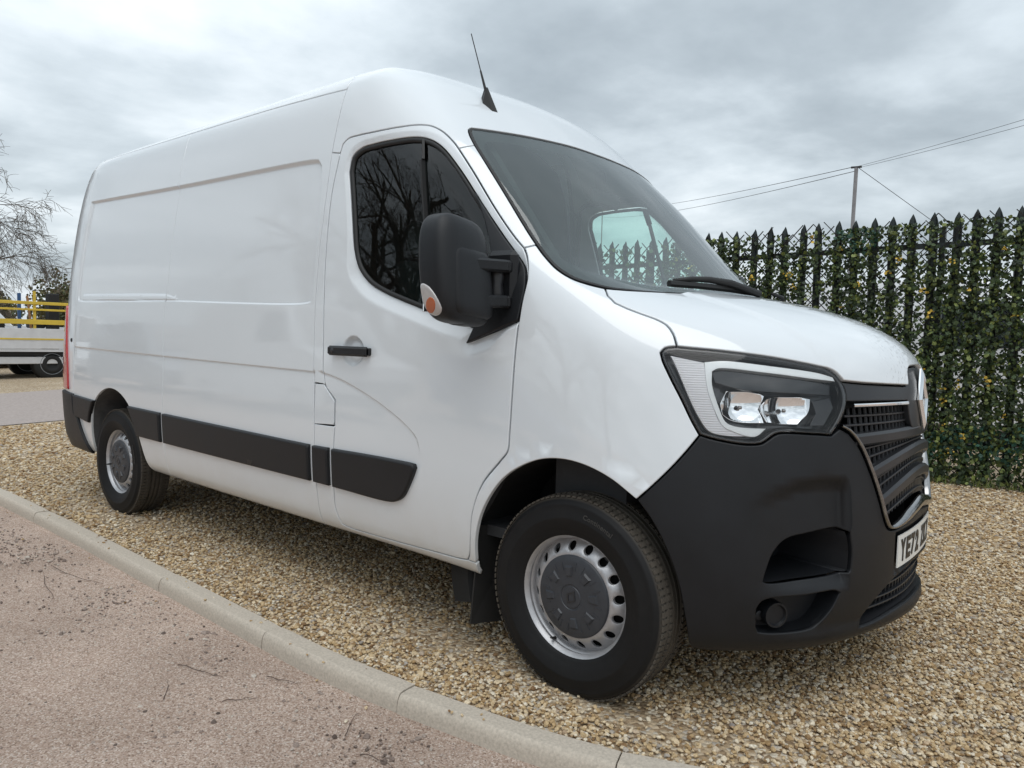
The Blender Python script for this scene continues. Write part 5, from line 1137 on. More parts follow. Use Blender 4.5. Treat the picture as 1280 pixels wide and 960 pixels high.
# ---- headlights
def lampside(sgn):
    M = (lambda l: l) if sgn < 0 else mir
    hl = loop(*[c for c in (head_top, head_in, head_bot, head_out)], step=.01) if sgn < 0 else loop(*[mir(c) for c in (head_out, head_bot, head_in, head_top)], step=.01)
    g = panel('headlight', hl, LGLASS, VAN, gap=.003, roll=.004, depth=.003, both=False, cell=.03)[0]
    hi = inset(hl if area(hl) > 0 else hl[::-1], .016)[0]; hl2 = inset(hl if area(hl) > 0 else hl[::-1], .003)[0]
    # black bezel ring with a deep dark housing behind
    h0 = hl2 if area(hl2) > 0 else hl2[::-1]
    P, n_ = nrm(h0[:, 0], h0[:, 1]); h1, _ = inset(h0, .010); P1, n1 = nrm(h1[:, 0], h1[:, 1]); h2, _ = inset(h0, .013); P2, n2_ = nrm(h2[:, 0], h2[:, 1])
    V = np.concatenate([P-n_*.012, P-n_*.005, P1-n1*.008, P2-n2_*.05]); n = len(P); F = [(a*n+i, (a+1)*n+i, (a+1)*n+(i+1) % n, a*n+(i+1) % n)[::-1] for a in range(3) for i in range(n)]
    mesh('lamp_bezel', V, F, GLOSSB, g, smooth=True)
    sheet('lamp_housing', h1, simple_cache['lamp'], g, depth=.055, both=False, cell=.04)
    def part(name, uv, m_, dep, th, cell=.02, corner=40, disp=None):
        l = loop(M(uv+[uv[0]]), step=.008, corner=corner); 
        return panel(name, l, m_, g, gap=0.0, roll=.002, depth=th, lift=-dep, both=False, cell=cell, disp=disp)[0]
    sil = [(13.46, 7.30), (14.04, 7.22), (14.04, 6.96), (14.10, 6.51), (14.19, 6.13), (14.30, 5.95), (14.68, 5.81), (14.34, 5.80), (14.05, 5.86), (13.90, 6.08), (13.68, 6.60)]
    part('position_lamp', sil, SILVERP, .009, .02, .02)
    part('light_guide', [(14.04, 7.22), (14.37, 7.30), (15.08, 7.25), (15.79, 7.12), (16.00, 7.02), (16.02, 6.92), (15.76, 6.96), (15.05, 7.07), (14.26, 7.10), (14.15, 7.02), (14.13, 6.73), (14.22, 6.31), (14.31, 6.06), (14.43, 5.99), (14.86, 5.96), (14.92, 5.96), (14.74, 5.80), (14.40, 5.89), (14.27, 5.97), (14.16, 6.22), (14.05, 6.63), (14.03, 6.96)], DRLM, .0045, .02, .02)
    bar = part('lamp_brow', [(14.16, 7.02), (14.3, 7.08), (15.05, 7.04), (15.76, 6.93), (15.98, 6.86), (15.95, 6.62), (15.4, 6.66), (14.6, 6.70), (14.20, 6.80)], GLOSSB, .020, .02)
    for uv, cu_, r_ in (([(14.28, 6.40), (14.40, 6.66), (14.77, 6.68), (14.98, 6.60), (14.89, 6.33), (14.94, 6.06), (14.46, 6.10), (14.31, 6.20)], (14.6, 6.36), .10), ([(14.90, 6.40), (15.05, 6.56), (15.43, 6.60), (15.66, 6.55), (15.62, 6.30), (15.46, 6.04), (15.15, 6.06), (14.97, 6.08), (14.91, 6.26)], (15.28, 6.32), .10)):
        c0 = S(*(cu_ if sgn < 0 else (36-cu_[0], cu_[1])))
        def bowl_(P, c0=c0): 
            d2 = ((P-c0)**2).sum(1); return -.030*np.clip(1-d2/.0062, 0, 1)+.004*np.sign(np.sin(P[:, 1]*90+P[:, 0]*60))*0
        part('reflector', uv, CHROME, .024, .03, .008, disp=bowl_)
        q = MB(); nn = nrm(*(cu_ if sgn < 0 else (36-cu_[0], cu_[1])))[1]; c1 = Vector(c0.tolist())-Vector(nn.tolist())*.045
        q.lathe([(0, .012), (.005, .010), (.006, 0)], 16, axis='x'); b_ = q.build('lamp_bulb', DCHROME, g, smooth=True); b_.matrix_world = Matrix.Translation(c1) @ Vector((1, 0, 0)).to_track_quat('X', 'Z').to_matrix().to_4x4()
    part('side_reflector', [(15.70, 6.5), (15.98, 6.58), (16.02, 6.35), (15.84, 6.0), (15.62, 6.0), (15.74, 6.25)], simple_cache['lamp'], .03, .02)
    return g
simple_cache = {'lamp': simple('lamp_dark_plastic', (.03, .032, .036), .25, coat=.4)}
lampside(-1); lampside(1)
# ---- windscreen
WS = full([[(11.73, 10.72), (11.74, 10.25), (11.82, 9.76), (12.02, 9.50), (12.4, 9.42), (12.8, 9.42), (13.4, 9.56), (14.0, 9.70), (15.0, 9.88), (16.4, 10.03), (18, 10.09)]], [[(11.73, 10.72), (11.69, 11.7), (11.66, 12.4), (11.66, 12.98), (11.72, 13.3), (11.82, 13.5), (12.0, 13.6)], wsc_top], .016)
WS = WS if area(WS) > 0 else WS[::-1]
wg = panel('windscreen', WS, WGLASS, VAN, gap=.012, roll=.001, depth=.002, both=False, cell=.06, lift=-.003)[0]
def ring(name, L, w, dep, mat_, parent, g0=0., prof=((0, -.012), (0, 0), (1, 0), (1, -.006))):
    L = L if area(L) > 0 else L[::-1]; a, _ = inset(L, g0); V = []
    for f, l in prof:
        b, _ = inset(a, w*f) if f else (a, 0); P, n_ = nrm(b[:, 0], b[:, 1]); V.append(P+n_*(l-dep))
    n = len(a); V = np.concatenate(V); F = [(r*n+i, r*n+(i+1) % n, (r+1)*n+(i+1) % n, (r+1)*n+i) for r in range(len(prof)-1) for i in range(n)]
    return mesh(name, V, F, mat_, parent, smooth=True)
sharp(ring('windscreen_seal', WS, .011, .002, RUBBER, VAN, .003))
# dark ceramic border printed on the inside of the glass
ins = loop(*([[(12.02, 10.9), (12.3, 10.6), (12.9, 10.40), (14.0, 10.48), (16.0, 10.68), (18, 10.74)]]), mir([(12.02, 10.9), (12.3, 10.6), (12.9, 10.40), (14.0, 10.48), (16.0, 10.68), (18, 10.74)]), mir([(12.02, 10.9), (11.98, 11.6), (11.95, 12.4), (12.0, 12.95), (12.16, 13.18), (12.5, 13.3), (14.08, 13.46), (16.4, 13.57), (18, 13.58)])[::-1], [(18, 13.58), (16.4, 13.57), (14.08, 13.46), (12.5, 13.3), (12.16, 13.18), (12.0, 12.95), (11.95, 12.4), (11.98, 11.6), (12.02, 10.9)], step=.02)
FRIT = simple('ceramic_border', (.030, .030, .033), .35)
panel('windscreen_border', inset(WS, .010)[0], FRIT, VAN, gap=0, roll=.0005, depth=.0005, both=False, cell=.05, lift=-.008, holes=[ins])
# wiper and cowl
q = MB()
def onS(u, v, o=0.): P, n_ = nrm(u, v); return Vector((P+n_*o).tolist())
q.tube([onS(17.5, 10.15, .02), onS(16.6, 10.30, .045), onS(16.0, 10.40, .048), onS(15.5, 10.38, .042), onS(15.0, 10.32, .03)], [.016, .015, .012, .010, .007], 8)
q.build('wiper_arm', RUBBER, VAN, smooth=True)
q = MB(); q.tube([onS(17.6, 10.28, .02), onS(16.6, 10.36, .022), onS(15.6, 10.30, .022), onS(14.8, 10.20, .02)], .013, 6); q.build('wiper_blade', RUBBER, VAN)
q = MB(); q.tube([onS(22.2, 9.95, .02), onS(21.2, 10.22, .03), onS(20.0, 10.3, .03), onS(18.6, 10.32, .03)], [.012, .012, .009, .008], 8); q.build('wiper_arm', RUBBER, VAN, smooth=True)
sheet('scuttle', full([[(12.3, 9.25), (13.2, 9.3), (15, 9.6), (18, 9.8)]], [[(12.3, 9.45), (13.2, 9.9), (15, 10.2), (18, 10.4)]], .03), DARK, VAN, depth=.035, both=False)
# ---- gap backing: black strips added behind every shut line to paint the gap shade
def gap_strip(mb, line, w=.016, dep=.0165):
    c = curve(line, .03, 200); A = to_ab(c); T = np.gradient(A, axis=0); T /= np.linalg.norm(T, axis=1, keepdims=True)+1e-9; Q = np.stack([-T[:, 1], T[:, 0]], 1); V = []
    for s_ in (-w, w):
        uv = to_uv(A+Q*s_); P, n_ = nrm(uv[:, 0], uv[:, 1]); V.append(P-n_*dep)
    V = np.concatenate(V); m_ = len(c); F = [(i, i+1, m_+i+1, m_+i) for i in range(m_-1)]; mb.add(V, F); mb.add(V*[1, -1, 1], F)
q = MB()
for l in (cargo_up, cargo_mid, cargo_dn, mid_seam, rear_seam, gutter_r, gutter_f, door_top, door_pil, door_front, door_bot, door_back, pil_bot, pil_top, wsc_lo, wsc_hi, wsc_low, wsc_top, bon_shut, head_top, head_in, head_bot, head_out, bump_wing, bon_lip, bon_rear, [(16.1, 6.46), (19.9, 6.46)], [(8.1, 13.1), (8.27, 13.03)], [(8.06, 4.27), (8.35, 4.3)], [(10.17, 1.53), (10.3, 1.53)], [(.02, .6), (.02, 16)], [(2.8, 3.8), (2.8, 16)]): gap_strip(q, l, dep=.0215 if l in (cargo_up, mid_seam) else .019)
q.build('gap_backing', DARK, VAN, fix=False)
# ---- rear end
panel('rear_door', loop([(.02, 3.9), (2.8, 3.9)], [(2.8, 16.0), (.02, 16.0)], step=.04), PAINT, VAN, gap=.003, cell=.15)
panel('rear_corner_panel', loop([(2.8, .7), (4.15, .7)], rear_seam[::-1], [(3.92, 16.3), (3.25, 16.45), (2.8, 16.3)], step=.03), PAINT, VAN, gap=.0014, cell=.06)
panel('tail_lamp', loop([(3.28, 3.95), (3.84, 3.95), (3.80, 5.0), (3.70, 5.9), (3.56, 7.2), (3.36, 8.3), (3.26, 8.3)], step=.02, corner=50), TAILM, VAN, gap=0, roll=.006, depth=.02, lift=.012, cell=.05)
panel('rear_bumper', loop([(.03, .9), (3.9, .75), (4.42, .62), (4.40, 1.5), (4.30, 2.3), (4.22, 2.82)], [(4.22, 2.82), (4.10, 3.0), (4.07, 3.80)], [(4.07, 3.80), (2.8, 3.86), (.03, 3.86)], step=.025, corner=30), STRIP, VAN, gap=0, roll=.008, depth=.03, lift=.018, cell=.06)
q = MB(); q.lathe([(0, .006), (.012, .005), (.015, 0)], 16, axis='y')
o = q.build('door_stop_button', RUBBER, VAN, smooth=True); P = S(3.93, 6.25); o.matrix_world = Matrix.Translation(P.tolist()) @ Matrix.Rotation(math.pi, 4, 'Z')
# ---- side mouldings
def mould(L, lift=.020): return panel('side_moulding', L, STRIP, VAN, gap=.002, roll=.010, depth=.016, lift=lift, cell=.05)
mould(loop([(4.11, 2.88), (4.55, 2.72)], [(4.60, 3.15), (4.68, 3.6), (4.71, 3.70)], [(4.12, 3.78), (4.11, 3.3)], step=.02))
mould(loop([(5.555, 2.68), (5.96, 2.67)], [(5.96, 3.74), (5.41, 3.76)], [(5.47, 3.4), (5.53, 3.0)], step=.02))
mould(loop([(6.01, 2.67), (8.015, 2.66)], [(8.015, 3.69), (6.01, 3.74)], step=.02))
mould(loop([(8.065, 2.66), (8.285, 2.655)], [(8.285, 3.70), (8.065, 3.69)], step=.015))
mould(loop([(8.335, 2.65), (9.13, 2.64), (9.25, 2.70), (9.35, 2.86), (9.46, 3.3), (9.52, 3.66), (9.50, 3.76)], [(9.40, 3.765), (8.335, 3.70)], step=.015, corner=42))
# ---- door fittings
DOOR_R, DOOR_L = DOORS
for door, sgn in ((DOOR_R, -1), (DOOR_L, 1)):
    M = (lambda l: l) if sgn < 0 else mir
    W = WINL[:-1] if sgn < 0 else np.array(mir([tuple(q) for q in WINL[:-1]]))
    W = W if area(W) > 0 else W[::-1]
    # window rubber and glass
    def dring(name, w, g0, prof, m_):
        a = inset(W, g0)[0] if g0 else W; V = []
        for f, l in prof:
            b = inset(a, w*f)[0] if f else a; P, n_ = nrm(b[:, 0], b[:, 1]); dd = door_disp(P*[1, -sgn*-1 if False else 1, 1]); V.append(P+n_*(l-.012))
        n = len(a); V = np.concatenate(V); F = [(r*n+i, r*n+(i+1) % n, (r+1)*n+(i+1) % n, (r+1)*n+i) for r in range(len(prof)-1) for i in range(n)]
        return mesh(name, V, F, m_, door, smooth=True)
    dring('window_seal', .020, 0, ((0, -.012), (0, .001), (.15, .004), (.85, .002), (1, -.004), (1, -.012)), RUBBER)
    Lg = inset(W, .012)[0]
    sheet('window_glass', Lg, SGLASS, door, depth=.019, both=False, cell=.08)
    # division bar of the sliding window
    q = MB(); u0, u1 = (10.0, 9.16)
    P = []; ug_ = np.linspace(8.3, 11, 200)
    for v_ in np.linspace(13.05, 7.95, 10):
        g_ = S(ug_, np.full(200, v_)); xt = -.835+(2.0-g_[:, 2])*.26; k_ = int(np.argmin(np.abs(g_[:, 0]-xt))); P.append(g_[k_]-nrm(ug_[k_], v_)[1]*.015)
    P = [(p_[0], p_[1]*(-sgn), p_[2]) for p_ in P]
    for a, b_ in zip(P[:-1], P[1:]): q.bar(a, b_, .010, .030)
    q.build('window_bar', RUBBER, door)
    sail = [(10.76, 11.75), (10.93, 10.79), (11.06, 10.0), (11.10, 9.60), (11.02, 9.0), (10.93, 8.3), (10.885, 7.75), (10.55, 7.42), (10.14, 7.0), (10.23, 7.5), (10.34, 8.3), (10.48, 9.3), (10.60, 10.3)]
    panel('mirror_sail', loop(M(sail+[sail[0]]), step=.012, corner=30), PLASTIC, door, gap=0, roll=.006, depth=.02, lift=.002, both=False, cell=.04)
    # handle and cup
    q = MB(); hy = -1.052
    q.box((-1.142, hy, 1.147), (.262, .026, .042), bev=.009); q.box((-1.262, hy+.014, 1.147), (.022, .05, .032), bev=.004); q.box((-1.022, hy+.014, 1.147), (.022, .05, .032), bev=.004)
    o = q.build('door_handle', STRIP, door); o.scale = (1, -sgn, 1)
    q = MB(); q.lathe([(0, .0), (.011, 0), (.012, .004)], 20, axis='y', c=(-1.235, hy-.0145, 1.147)); o = q.build('key_lock', SATIN, door, smooth=True); o.scale = (1, -sgn, 1)
# ---- mirrors
def superell(mb, c, r, e1=.35, e2=.5, nu=28, nv=18, ulim=(0, 2*math.pi), vlim=(-math.pi/2, math.pi/2), f=None, m=0):
    sg = lambda x, e: math.copysign(abs(x)**e, x); V = []
    full_ = abs(ulim[1]-ulim[0]-2*math.pi) < 1e-6; k = nu if full_ else nu+1
    for j in range(nv+1):
        b_ = vlim[0]+(vlim[1]-vlim[0])*j/nv
        for i in range(k):
            a = ulim[0]+(ulim[1]-ulim[0])*i/nu
            p_ = Vector((r[0]*sg(math.cos(b_), e2)*sg(math.cos(a), e1), r[1]*sg(math.cos(b_), e2)*sg(math.sin(a), e1), r[2]*sg(math.sin(b_), e2)))
            if f: p_ = f(p_)
            V.append(tuple(p_+Vector(c)))
    F = [(j*k+i, j*k+(i+1) % k, (j+1)*k+(i+1) % k, (j+1)*k+i) for j in range(nv) for i in range(nu)]; mb.add(V, F, m)
for sgn in (-1, 1):
    mc = (-.385, -1.185, 1.445)
    def shape(p_):
        t = p_.z/.19
        y = p_.y*(1-.05*max(0, t))+(.016*(t*t) if p_.y < 0 else -.004*t*t)
        x = p_.x*(1-.22*abs(p_.y/.135)**2*(1 if p_.x > 0 else 0))*(1-.1*t*t)
        if p_.x < 0: x *= .75
        return Vector((x-.02*t, y, p_.z+(-.012*(p_.y/.13) if t > 0 else .012*(p_.y/.13)*-1)))
    q = MB(); superell(q, mc, (.085, .132, .186), .42, .42, 48, 30, f=shape)
    hs = q.build('door_mirror', PLASTIC, VAN, smooth=True); hs.scale = (1, -sgn, 1)
    q = MB(); superell(q, mc, (.0935, .098, .120), .22, .25, 40, 24, f=lambda p_: shape(p_)+Vector((.004, .014, -.040)))
    o = q.build('mirror_cover', PLASTIC, hs, smooth=True)
    q = MB()
    for z0, dz in ((1.470, .0), (1.345, 0)):
        q.bar((-.322, -1.17, z0-.002), (-.292, -1.020, z0+.002), .046, .044, bev=.008); q.bar((-.292, -1.030, z0+.002), (-.325, -.955, z0+.002), .046, .044, bev=.008)
    o = q.build('mirror_arm', PLASTIC, hs, smooth=False)
    q = MB(); q.lathe([(.026, -.05), (.031, -.03), (.026, 0), (.031, .03), (.027, .055)], 16, axis='z', c=(-.335, -1.025, 1.408)); q.build('mirror_pivot', SATIN, hs, smooth=True)
    q = MB(); q.box((-.335, -.985, 1.425), (.13, .05, .22), Matrix.Rotation(.12, 3, 'Z'), bev=.02); q.build('mirror_base', PLASTIC, hs)
    # mirror glass towards the rear
    q = MB(); q.box((-.440, -1.185, 1.44), (.006, .19, .28), bev=.002); q.build('mirror_glass', CHROME, hs)
    # indicator lamp wrapped round the outer lower edge: clear above, amber below
    from mathutils.bvhtree import BVHTree
    bv_ = BVHTree.FromPolygons([tuple(v.co) for v in hs.data.vertices], [tuple(p_.vertices) for p_ in hs.data.polygons]); dl_ = Vector((-.7186, .6934, .0524)).normalized()
    LENS = [(-1.422, 1.3852), (-1.3929, 1.38), (-1.3627, 1.3568), (-1.3349, 1.3242), (-1.3253, 1.3051), (-1.3339, 1.2879), (-1.3607, 1.2819), (-1.3939, 1.2971), (-1.4143, 1.3243)]
    AMB = [(-1.352, 1.3179), (-1.3547, 1.3036), (-1.3629, 1.2929), (-1.3743, 1.2887), (-1.3859, 1.2919), (-1.3944, 1.3017), (-1.3978, 1.3154), (-1.3952, 1.3294), (-1.3871, 1.34), (-1.3759, 1.3445), (-1.3643, 1.3415), (-1.3555, 1.3317)]
    for nm, m_, P2, lift_ in (('indicator_lens', CLEARL, LENS, .004), ('indicator_amber_window', AMBER, AMB, .0055)):
        A = dense(np.array([P2[-1]]+P2+P2[:2]), .006); A = A[[i for i in range(len(A)) if np.linalg.norm(A[:i+1]-np.array(P2[0]), axis=1).min() < 1e-9]]; e_ = int(np.argmin(np.linalg.norm(A[3:]-np.array(P2[0]), axis=1)))+3; A = A[:e_]; c_ = A.mean(0); rr_ = []
        for f_, l_ in ((1.0, -.004), (.97, lift_*.7), (.88, lift_), (.7, lift_), (.5, lift_), (.3, lift_), (.1, lift_)):
            for y_, z_ in c_+(A-c_)*f_:
                h_, n_, _i, _d = bv_.ray_cast(Vector((-.30, y_, z_))-dl_*.1, dl_)
                if h_ is None: h_, n_, _i, _d = bv_.find_nearest(Vector((-.36, y_+.06, z_)))
                if n_.dot(dl_) > 0: n_ = -n_
                rr_.append(tuple(h_+n_*l_))
        k_ = len(A); F = [(a_*k_+i, a_*k_+(i+1) % k_, (a_+1)*k_+(i+1) % k_, (a_+1)*k_+i) for a_ in range(6) for i in range(k_)]+[tuple(range(6*k_, 7*k_))]
        q = MB(); q.add(rr_, F); q.build(nm, m_, hs, smooth=True)
# ---- wheels
def tyre_mat():
    m, t, b = mat('tyre_rubber'); g = N(t, 'ShaderNodeTexCoord')
    n = N(t, 'ShaderNodeTexNoise', i_Scale=7.0, i_Detail=6.0, i_Roughness=.7); Lk(t, g.outputs['Object'], n.inputs['Vector'])
    sp = N(t, 'ShaderNodeSeparateXYZ'); Lk(t, g.outputs['Object'], sp.inputs[0])
    r = math_(t, 'SQRT', math_(t, 'ADD', math_(t, 'POWER', sp.outputs[0], 2.0), math_(t, 'POWER', sp.outputs[2], 2.0)))
    k = math_(t, 'MULTIPLY', math_(t, 'SUBTRACT', r, .335), 120., clamp=True)
    f = math_(t, 'MULTIPLY', k, math_(t, 'ADD', math_(t, 'MULTIPLY', n.outputs[0], .7), .12), clamp=True)
    f2 = math_(t, 'ADD', f, math_(t, 'MULTIPLY', math_(t, 'SUBTRACT', n.outputs[0], .5), .12), clamp=True)
    mx_ = N(t, 'ShaderNodeMix', data_type='RGBA'); Lk(t, f2, mx_.inputs[0]); mx_.inputs[6].default_value = (.008, .008, .0085, 1); mx_.inputs[7].default_value = (.15, .13, .105, 1)
    Lk(t, mx_.outputs[2], b.inputs['Base Color']); b.inputs['Roughness'].default_value = .60; b.inputs['Specular IOR Level'].default_value = .26
    return m
TYRE = tyre_mat(); LETT = simple('worn_raised_rubber', (.045, .043, .040), .7); STEEL = simple('silver_steel_wheel', (.44, .44, .45), .42, .6, noise=.10, nscale=30); CAPM = simple('dark_grey_hub_cap', (.035, .039, .046), .42, noise=.15, nscale=30)
def tyre_mesh():
    q = MB(); n = 144
    groove = []
    prof = [(.205, .075), (.213, .088), (.222, .094), (.232, .097), (.236, .0995), (.250, .106), (.272, .1125), (.276, .1135), (.279, .1125), (.300, .110), (.318, .1045), (.321, .1050), (.326, .101), (.334, .095), (.341, .088), (.3455, .080), (.3475, .074)]
    tread = [(.3475, .073), (.340, .071), (.340, .064), (.349, .062), (.3505, .034), (.3505, .032), (.342, .030), (.342, .022), (.3508, .020), (.351, .006), (.351, .0045), (.343, .003)]
    P = prof+tread; P2 = P+[(r, -o) for r, o in P[::-1]]
    q.lathe([(r, -o) for r, o in P2], n)
    # tread blocks: lateral cuts as raised lugs over the shoulder
    lug = MB()
    for k in range(96):
        a = 2*math.pi*k/96; ca, sa = math.cos(a), math.sin(a)
        for s_ in (-1, 1):
            for (o0, o1, r0) in ((.090, .060, .3485), (.052, .036, .3525)):
                R = Matrix(((ca, 0, -sa), (0, 1, 0), (sa, 0, ca)))
                w_ = .0155
                lug.box((ca*(r0-.001), s_*(o0+o1)/2, sa*(r0-.001)), (.006, abs(o0-o1), w_), Matrix(((ca, 0, -sa), (0, 1, 0), (sa, 0, ca))))
    return q, lug
TQ, LQ = tyre_mesh()
def disc_sector():
    a0 = math.pi/16; rh = .171; hr = .0155; pts = []; 
    hole = [(hr*math.cos(t)*1.0, rh+hr*math.sin(t)*1.0) for t in np.linspace(0, 2*math.pi, 21)[:-1]]
    hole_b = [((hr+.004)*math.cos(t), rh+(hr+.004)*math.sin(t)) for t in np.linspace(0, 2*math.pi, 21)[:-1]]
    rs = [.130, .142, .152, .160, .171, .182, .190, .196]
    edge = []
    for r in rs:
        for f in (-1, -.5, 0, .5, 1):
            x = a0*f*.171; 
            if math.hypot(x, r-rh) > hr+.0055: edge.append((x, r))
    allp = hole+hole_b+edge; nH = len(hole)
    E = [(i, (i+1) % nH) for i in range(nH)]+[(nH+i, nH+(i+1) % nH) for i in range(nH)]
    vo, eo, fo, ov, oe, of = delaunay_2d_cdt([Vector(q) for q in allp], E, [], 0, 1e-8)
    vo = np.array([tuple(v) for v in vo]); tri = [f for f in fo if math.hypot(vo[list(f)].mean(0)[0], vo[list(f)].mean(0)[1]-rh) > hr*.98]
    return vo, tri, rh, hr
_vo, _tri, _rh, _hr = disc_sector()
def prof_disc(r, hd):
    o = float(np.interp(r, [.130, .142, .152, .165, .178, .188, .196], [.074, .077, .077, .070, .058, .045, .040]))
    return o
def rim_mesh():
    q = MB()
    q.lathe([(.200, -.070), (.206, -.080), (.212, -.086), (.217, -.090), (.2205, -.0915), (.2225, -.0885), (.221, -.083), (.214, -.079)], 96)
    q.lathe([(.206, -.080), (.2035, -.072), (.2035, -.056), (.199, -.052), (.196, -.046), (.196, -.030), (.190, .0), (.190, .08)], 96)
    V = []
    for x, r in _vo:
        hd = math.hypot(x, r-_rh); o = prof_disc(r, hd)-.003*(1 if hd < _hr+.002 else 0)
        V.append((x/.171, r, o))
    for k in range(16):
        th = 2*math.pi*k/16
        q.add([(r*math.cos(a+th), -o, r*math.sin(a+th)) for a, r, o in V], _tri)
        # turned-in edge of each hand hole
        hp = [v for v in V[:0]]
        ring_ = [((_hr*math.cos(t))/.171, _rh+_hr*math.sin(t)) for t in np.linspace(0, 2*math.pi, 21)[:-1]]
        A = [(r*math.cos(a+th), -(prof_disc(r, 0)-.003), r*math.sin(a+th)) for a, r in ring_]; B = [(r*math.cos(a+th), -(prof_disc(r, 0)-.014), r*math.sin(a+th)) for a, r in ring_]
        q.add(A+B, [(i, (i+1) % 20, 20+(i+1) % 20, 20+i) for i in range(20)])
    return q
RQ = rim_mesh()
def cap_mesh():
    q = MB(); q.lathe([(.1435, -.070), (.1435, -.079), (.140, -.084), (.134, -.086), (.126, -.088), (.105, -.091), (.075, -.0925), (.045, -.093), (.043, -.0905), (.038, -.0905), (.036, -.093), (.0, -.0935)], 72)
    for k in range(8):
        a = 2*math.pi*(k+.5)/8; X = Vector((math.cos(a), 0, math.sin(a))); T = Vector((-math.sin(a), 0, math.cos(a)))
        for r0, r1, w0, w1 in ((.070, .108, .012, .017),):
            V = []; 
            for l, f in ((.0905, 1.0), (.0975, .72)):
                for r, w_, s_ in ((r0, w0, -1), (r0, w0, 1), (r1, w1, 1), (r1, w1, -1)):
                    rr = (r0+r1)/2+(r-(r0+r1)/2)*f; V.append(X*rr+T*(w_*s_*f)+Vector((0, -l, 0)))
            q.add(V, [(0, 1, 5, 4), (1, 2, 6, 5), (2, 3, 7, 6), (3, 0, 4, 7), (4, 5, 6, 7)])
            for s_ in (-1, 1):
                q.bar(X*.118+T*(.030*s_)+Vector((0, -.0885, 0)), X*.092+T*(.024*s_)+Vector((0, -.0915, 0)), .004, .004)
    return q
CQ = cap_mesh()
HOLEBACK = DARK
def ring_text(txt, r, o, size, a_mid, spread=1.0, flip=False):
    V, F = text_mesh(txt, size, .0006, .0004, 1.05, 2); wdt = V[:, 0].max(); out = []
    for x, y, z in V:
        a = a_mid-(x-wdt/2)/r*1.0; rr = r+y; out.append((rr*math.cos(a), -(o+z+.0004), rr*math.sin(a)))
    return out, F
for (wx, wy, sgn, rot) in ((0, -.882, -1, .25), (0, .882, 1, 1.1), (-3.682, -.872, -1, .7), (-3.682, .872, 1, 2.)):
    wh = RQ.build('wheel', STEEL, VAN, smooth=False, fix=True)
    for p_ in wh.data.polygons: p_.use_smooth = True
    sharp(wh, 40); wh.location = (wx, wy, .336); wh.rotation_euler = (0, rot, 0 if sgn < 0 else math.pi)
    ty = TQ.build('tyre', TYRE, wh, smooth=True); sharp(ty, 50)
    lg = LQ.build('tread_block', TYRE, wh); tag(lg, kind='stuff')
    cp = CQ.build('hub_cap', CAPM, wh, smooth=True); sharp(cp, 30)
    q = MB(); q.lathe([(.0, -.02), (.19, -.02)], 48); q.lathe([(.145, -.05), (.19, -.03)], 48); q.build('brake_disc', DARK, wh)
    if sgn < 0:
        q = MB(); b0 = Vector((0, -.0935, 0)); ang = -rot
        X = Vector((math.cos(ang), 0, math.sin(ang))); Z = Vector((-math.sin(ang), 0, math.cos(ang)))
        V = []
        for s_, l in ((1, 0), (1, .002), (.62, .002), (.62, 0)):
            for a, b_ in ((0, 1), (1, 0), (0, -1), (-1, 0)): V.append(b0+X*(a*.021*s_)+Z*(b_*.029*(s_ if s_ == 1 else .62))+Vector((0, -l, 0)))
        q.add(V, [(r*4+i, r*4+(i+1) % 4, (r+1)*4+(i+1) % 4, (r+1)*4+i) for r in range(3) for i in range(4)]); q.build('hub_badge', SATIN, wh)
        tx = MB()
        for word, r, a in (('Continental', .288, math.pi/2+.12-rot),):
            V, F = ring_text(word, r, .112 if r > .26 else .107, .024 if r > .26 else .013, a); tx.add(V, F)
        tx.build('sidewall_lettering', LETT, wh, fix=False)
        q = MB(); va = -rot-math.pi/2+.05; q.tube([(.196*math.cos(va), -.060, .196*math.sin(va)), (.190*math.cos(va), -.078, .190*math.sin(va)), (.180*math.cos(va), -.095, .180*math.sin(va))], [.006, .005, .004], 8); q.build('tyre_valve', RUBBER, wh)
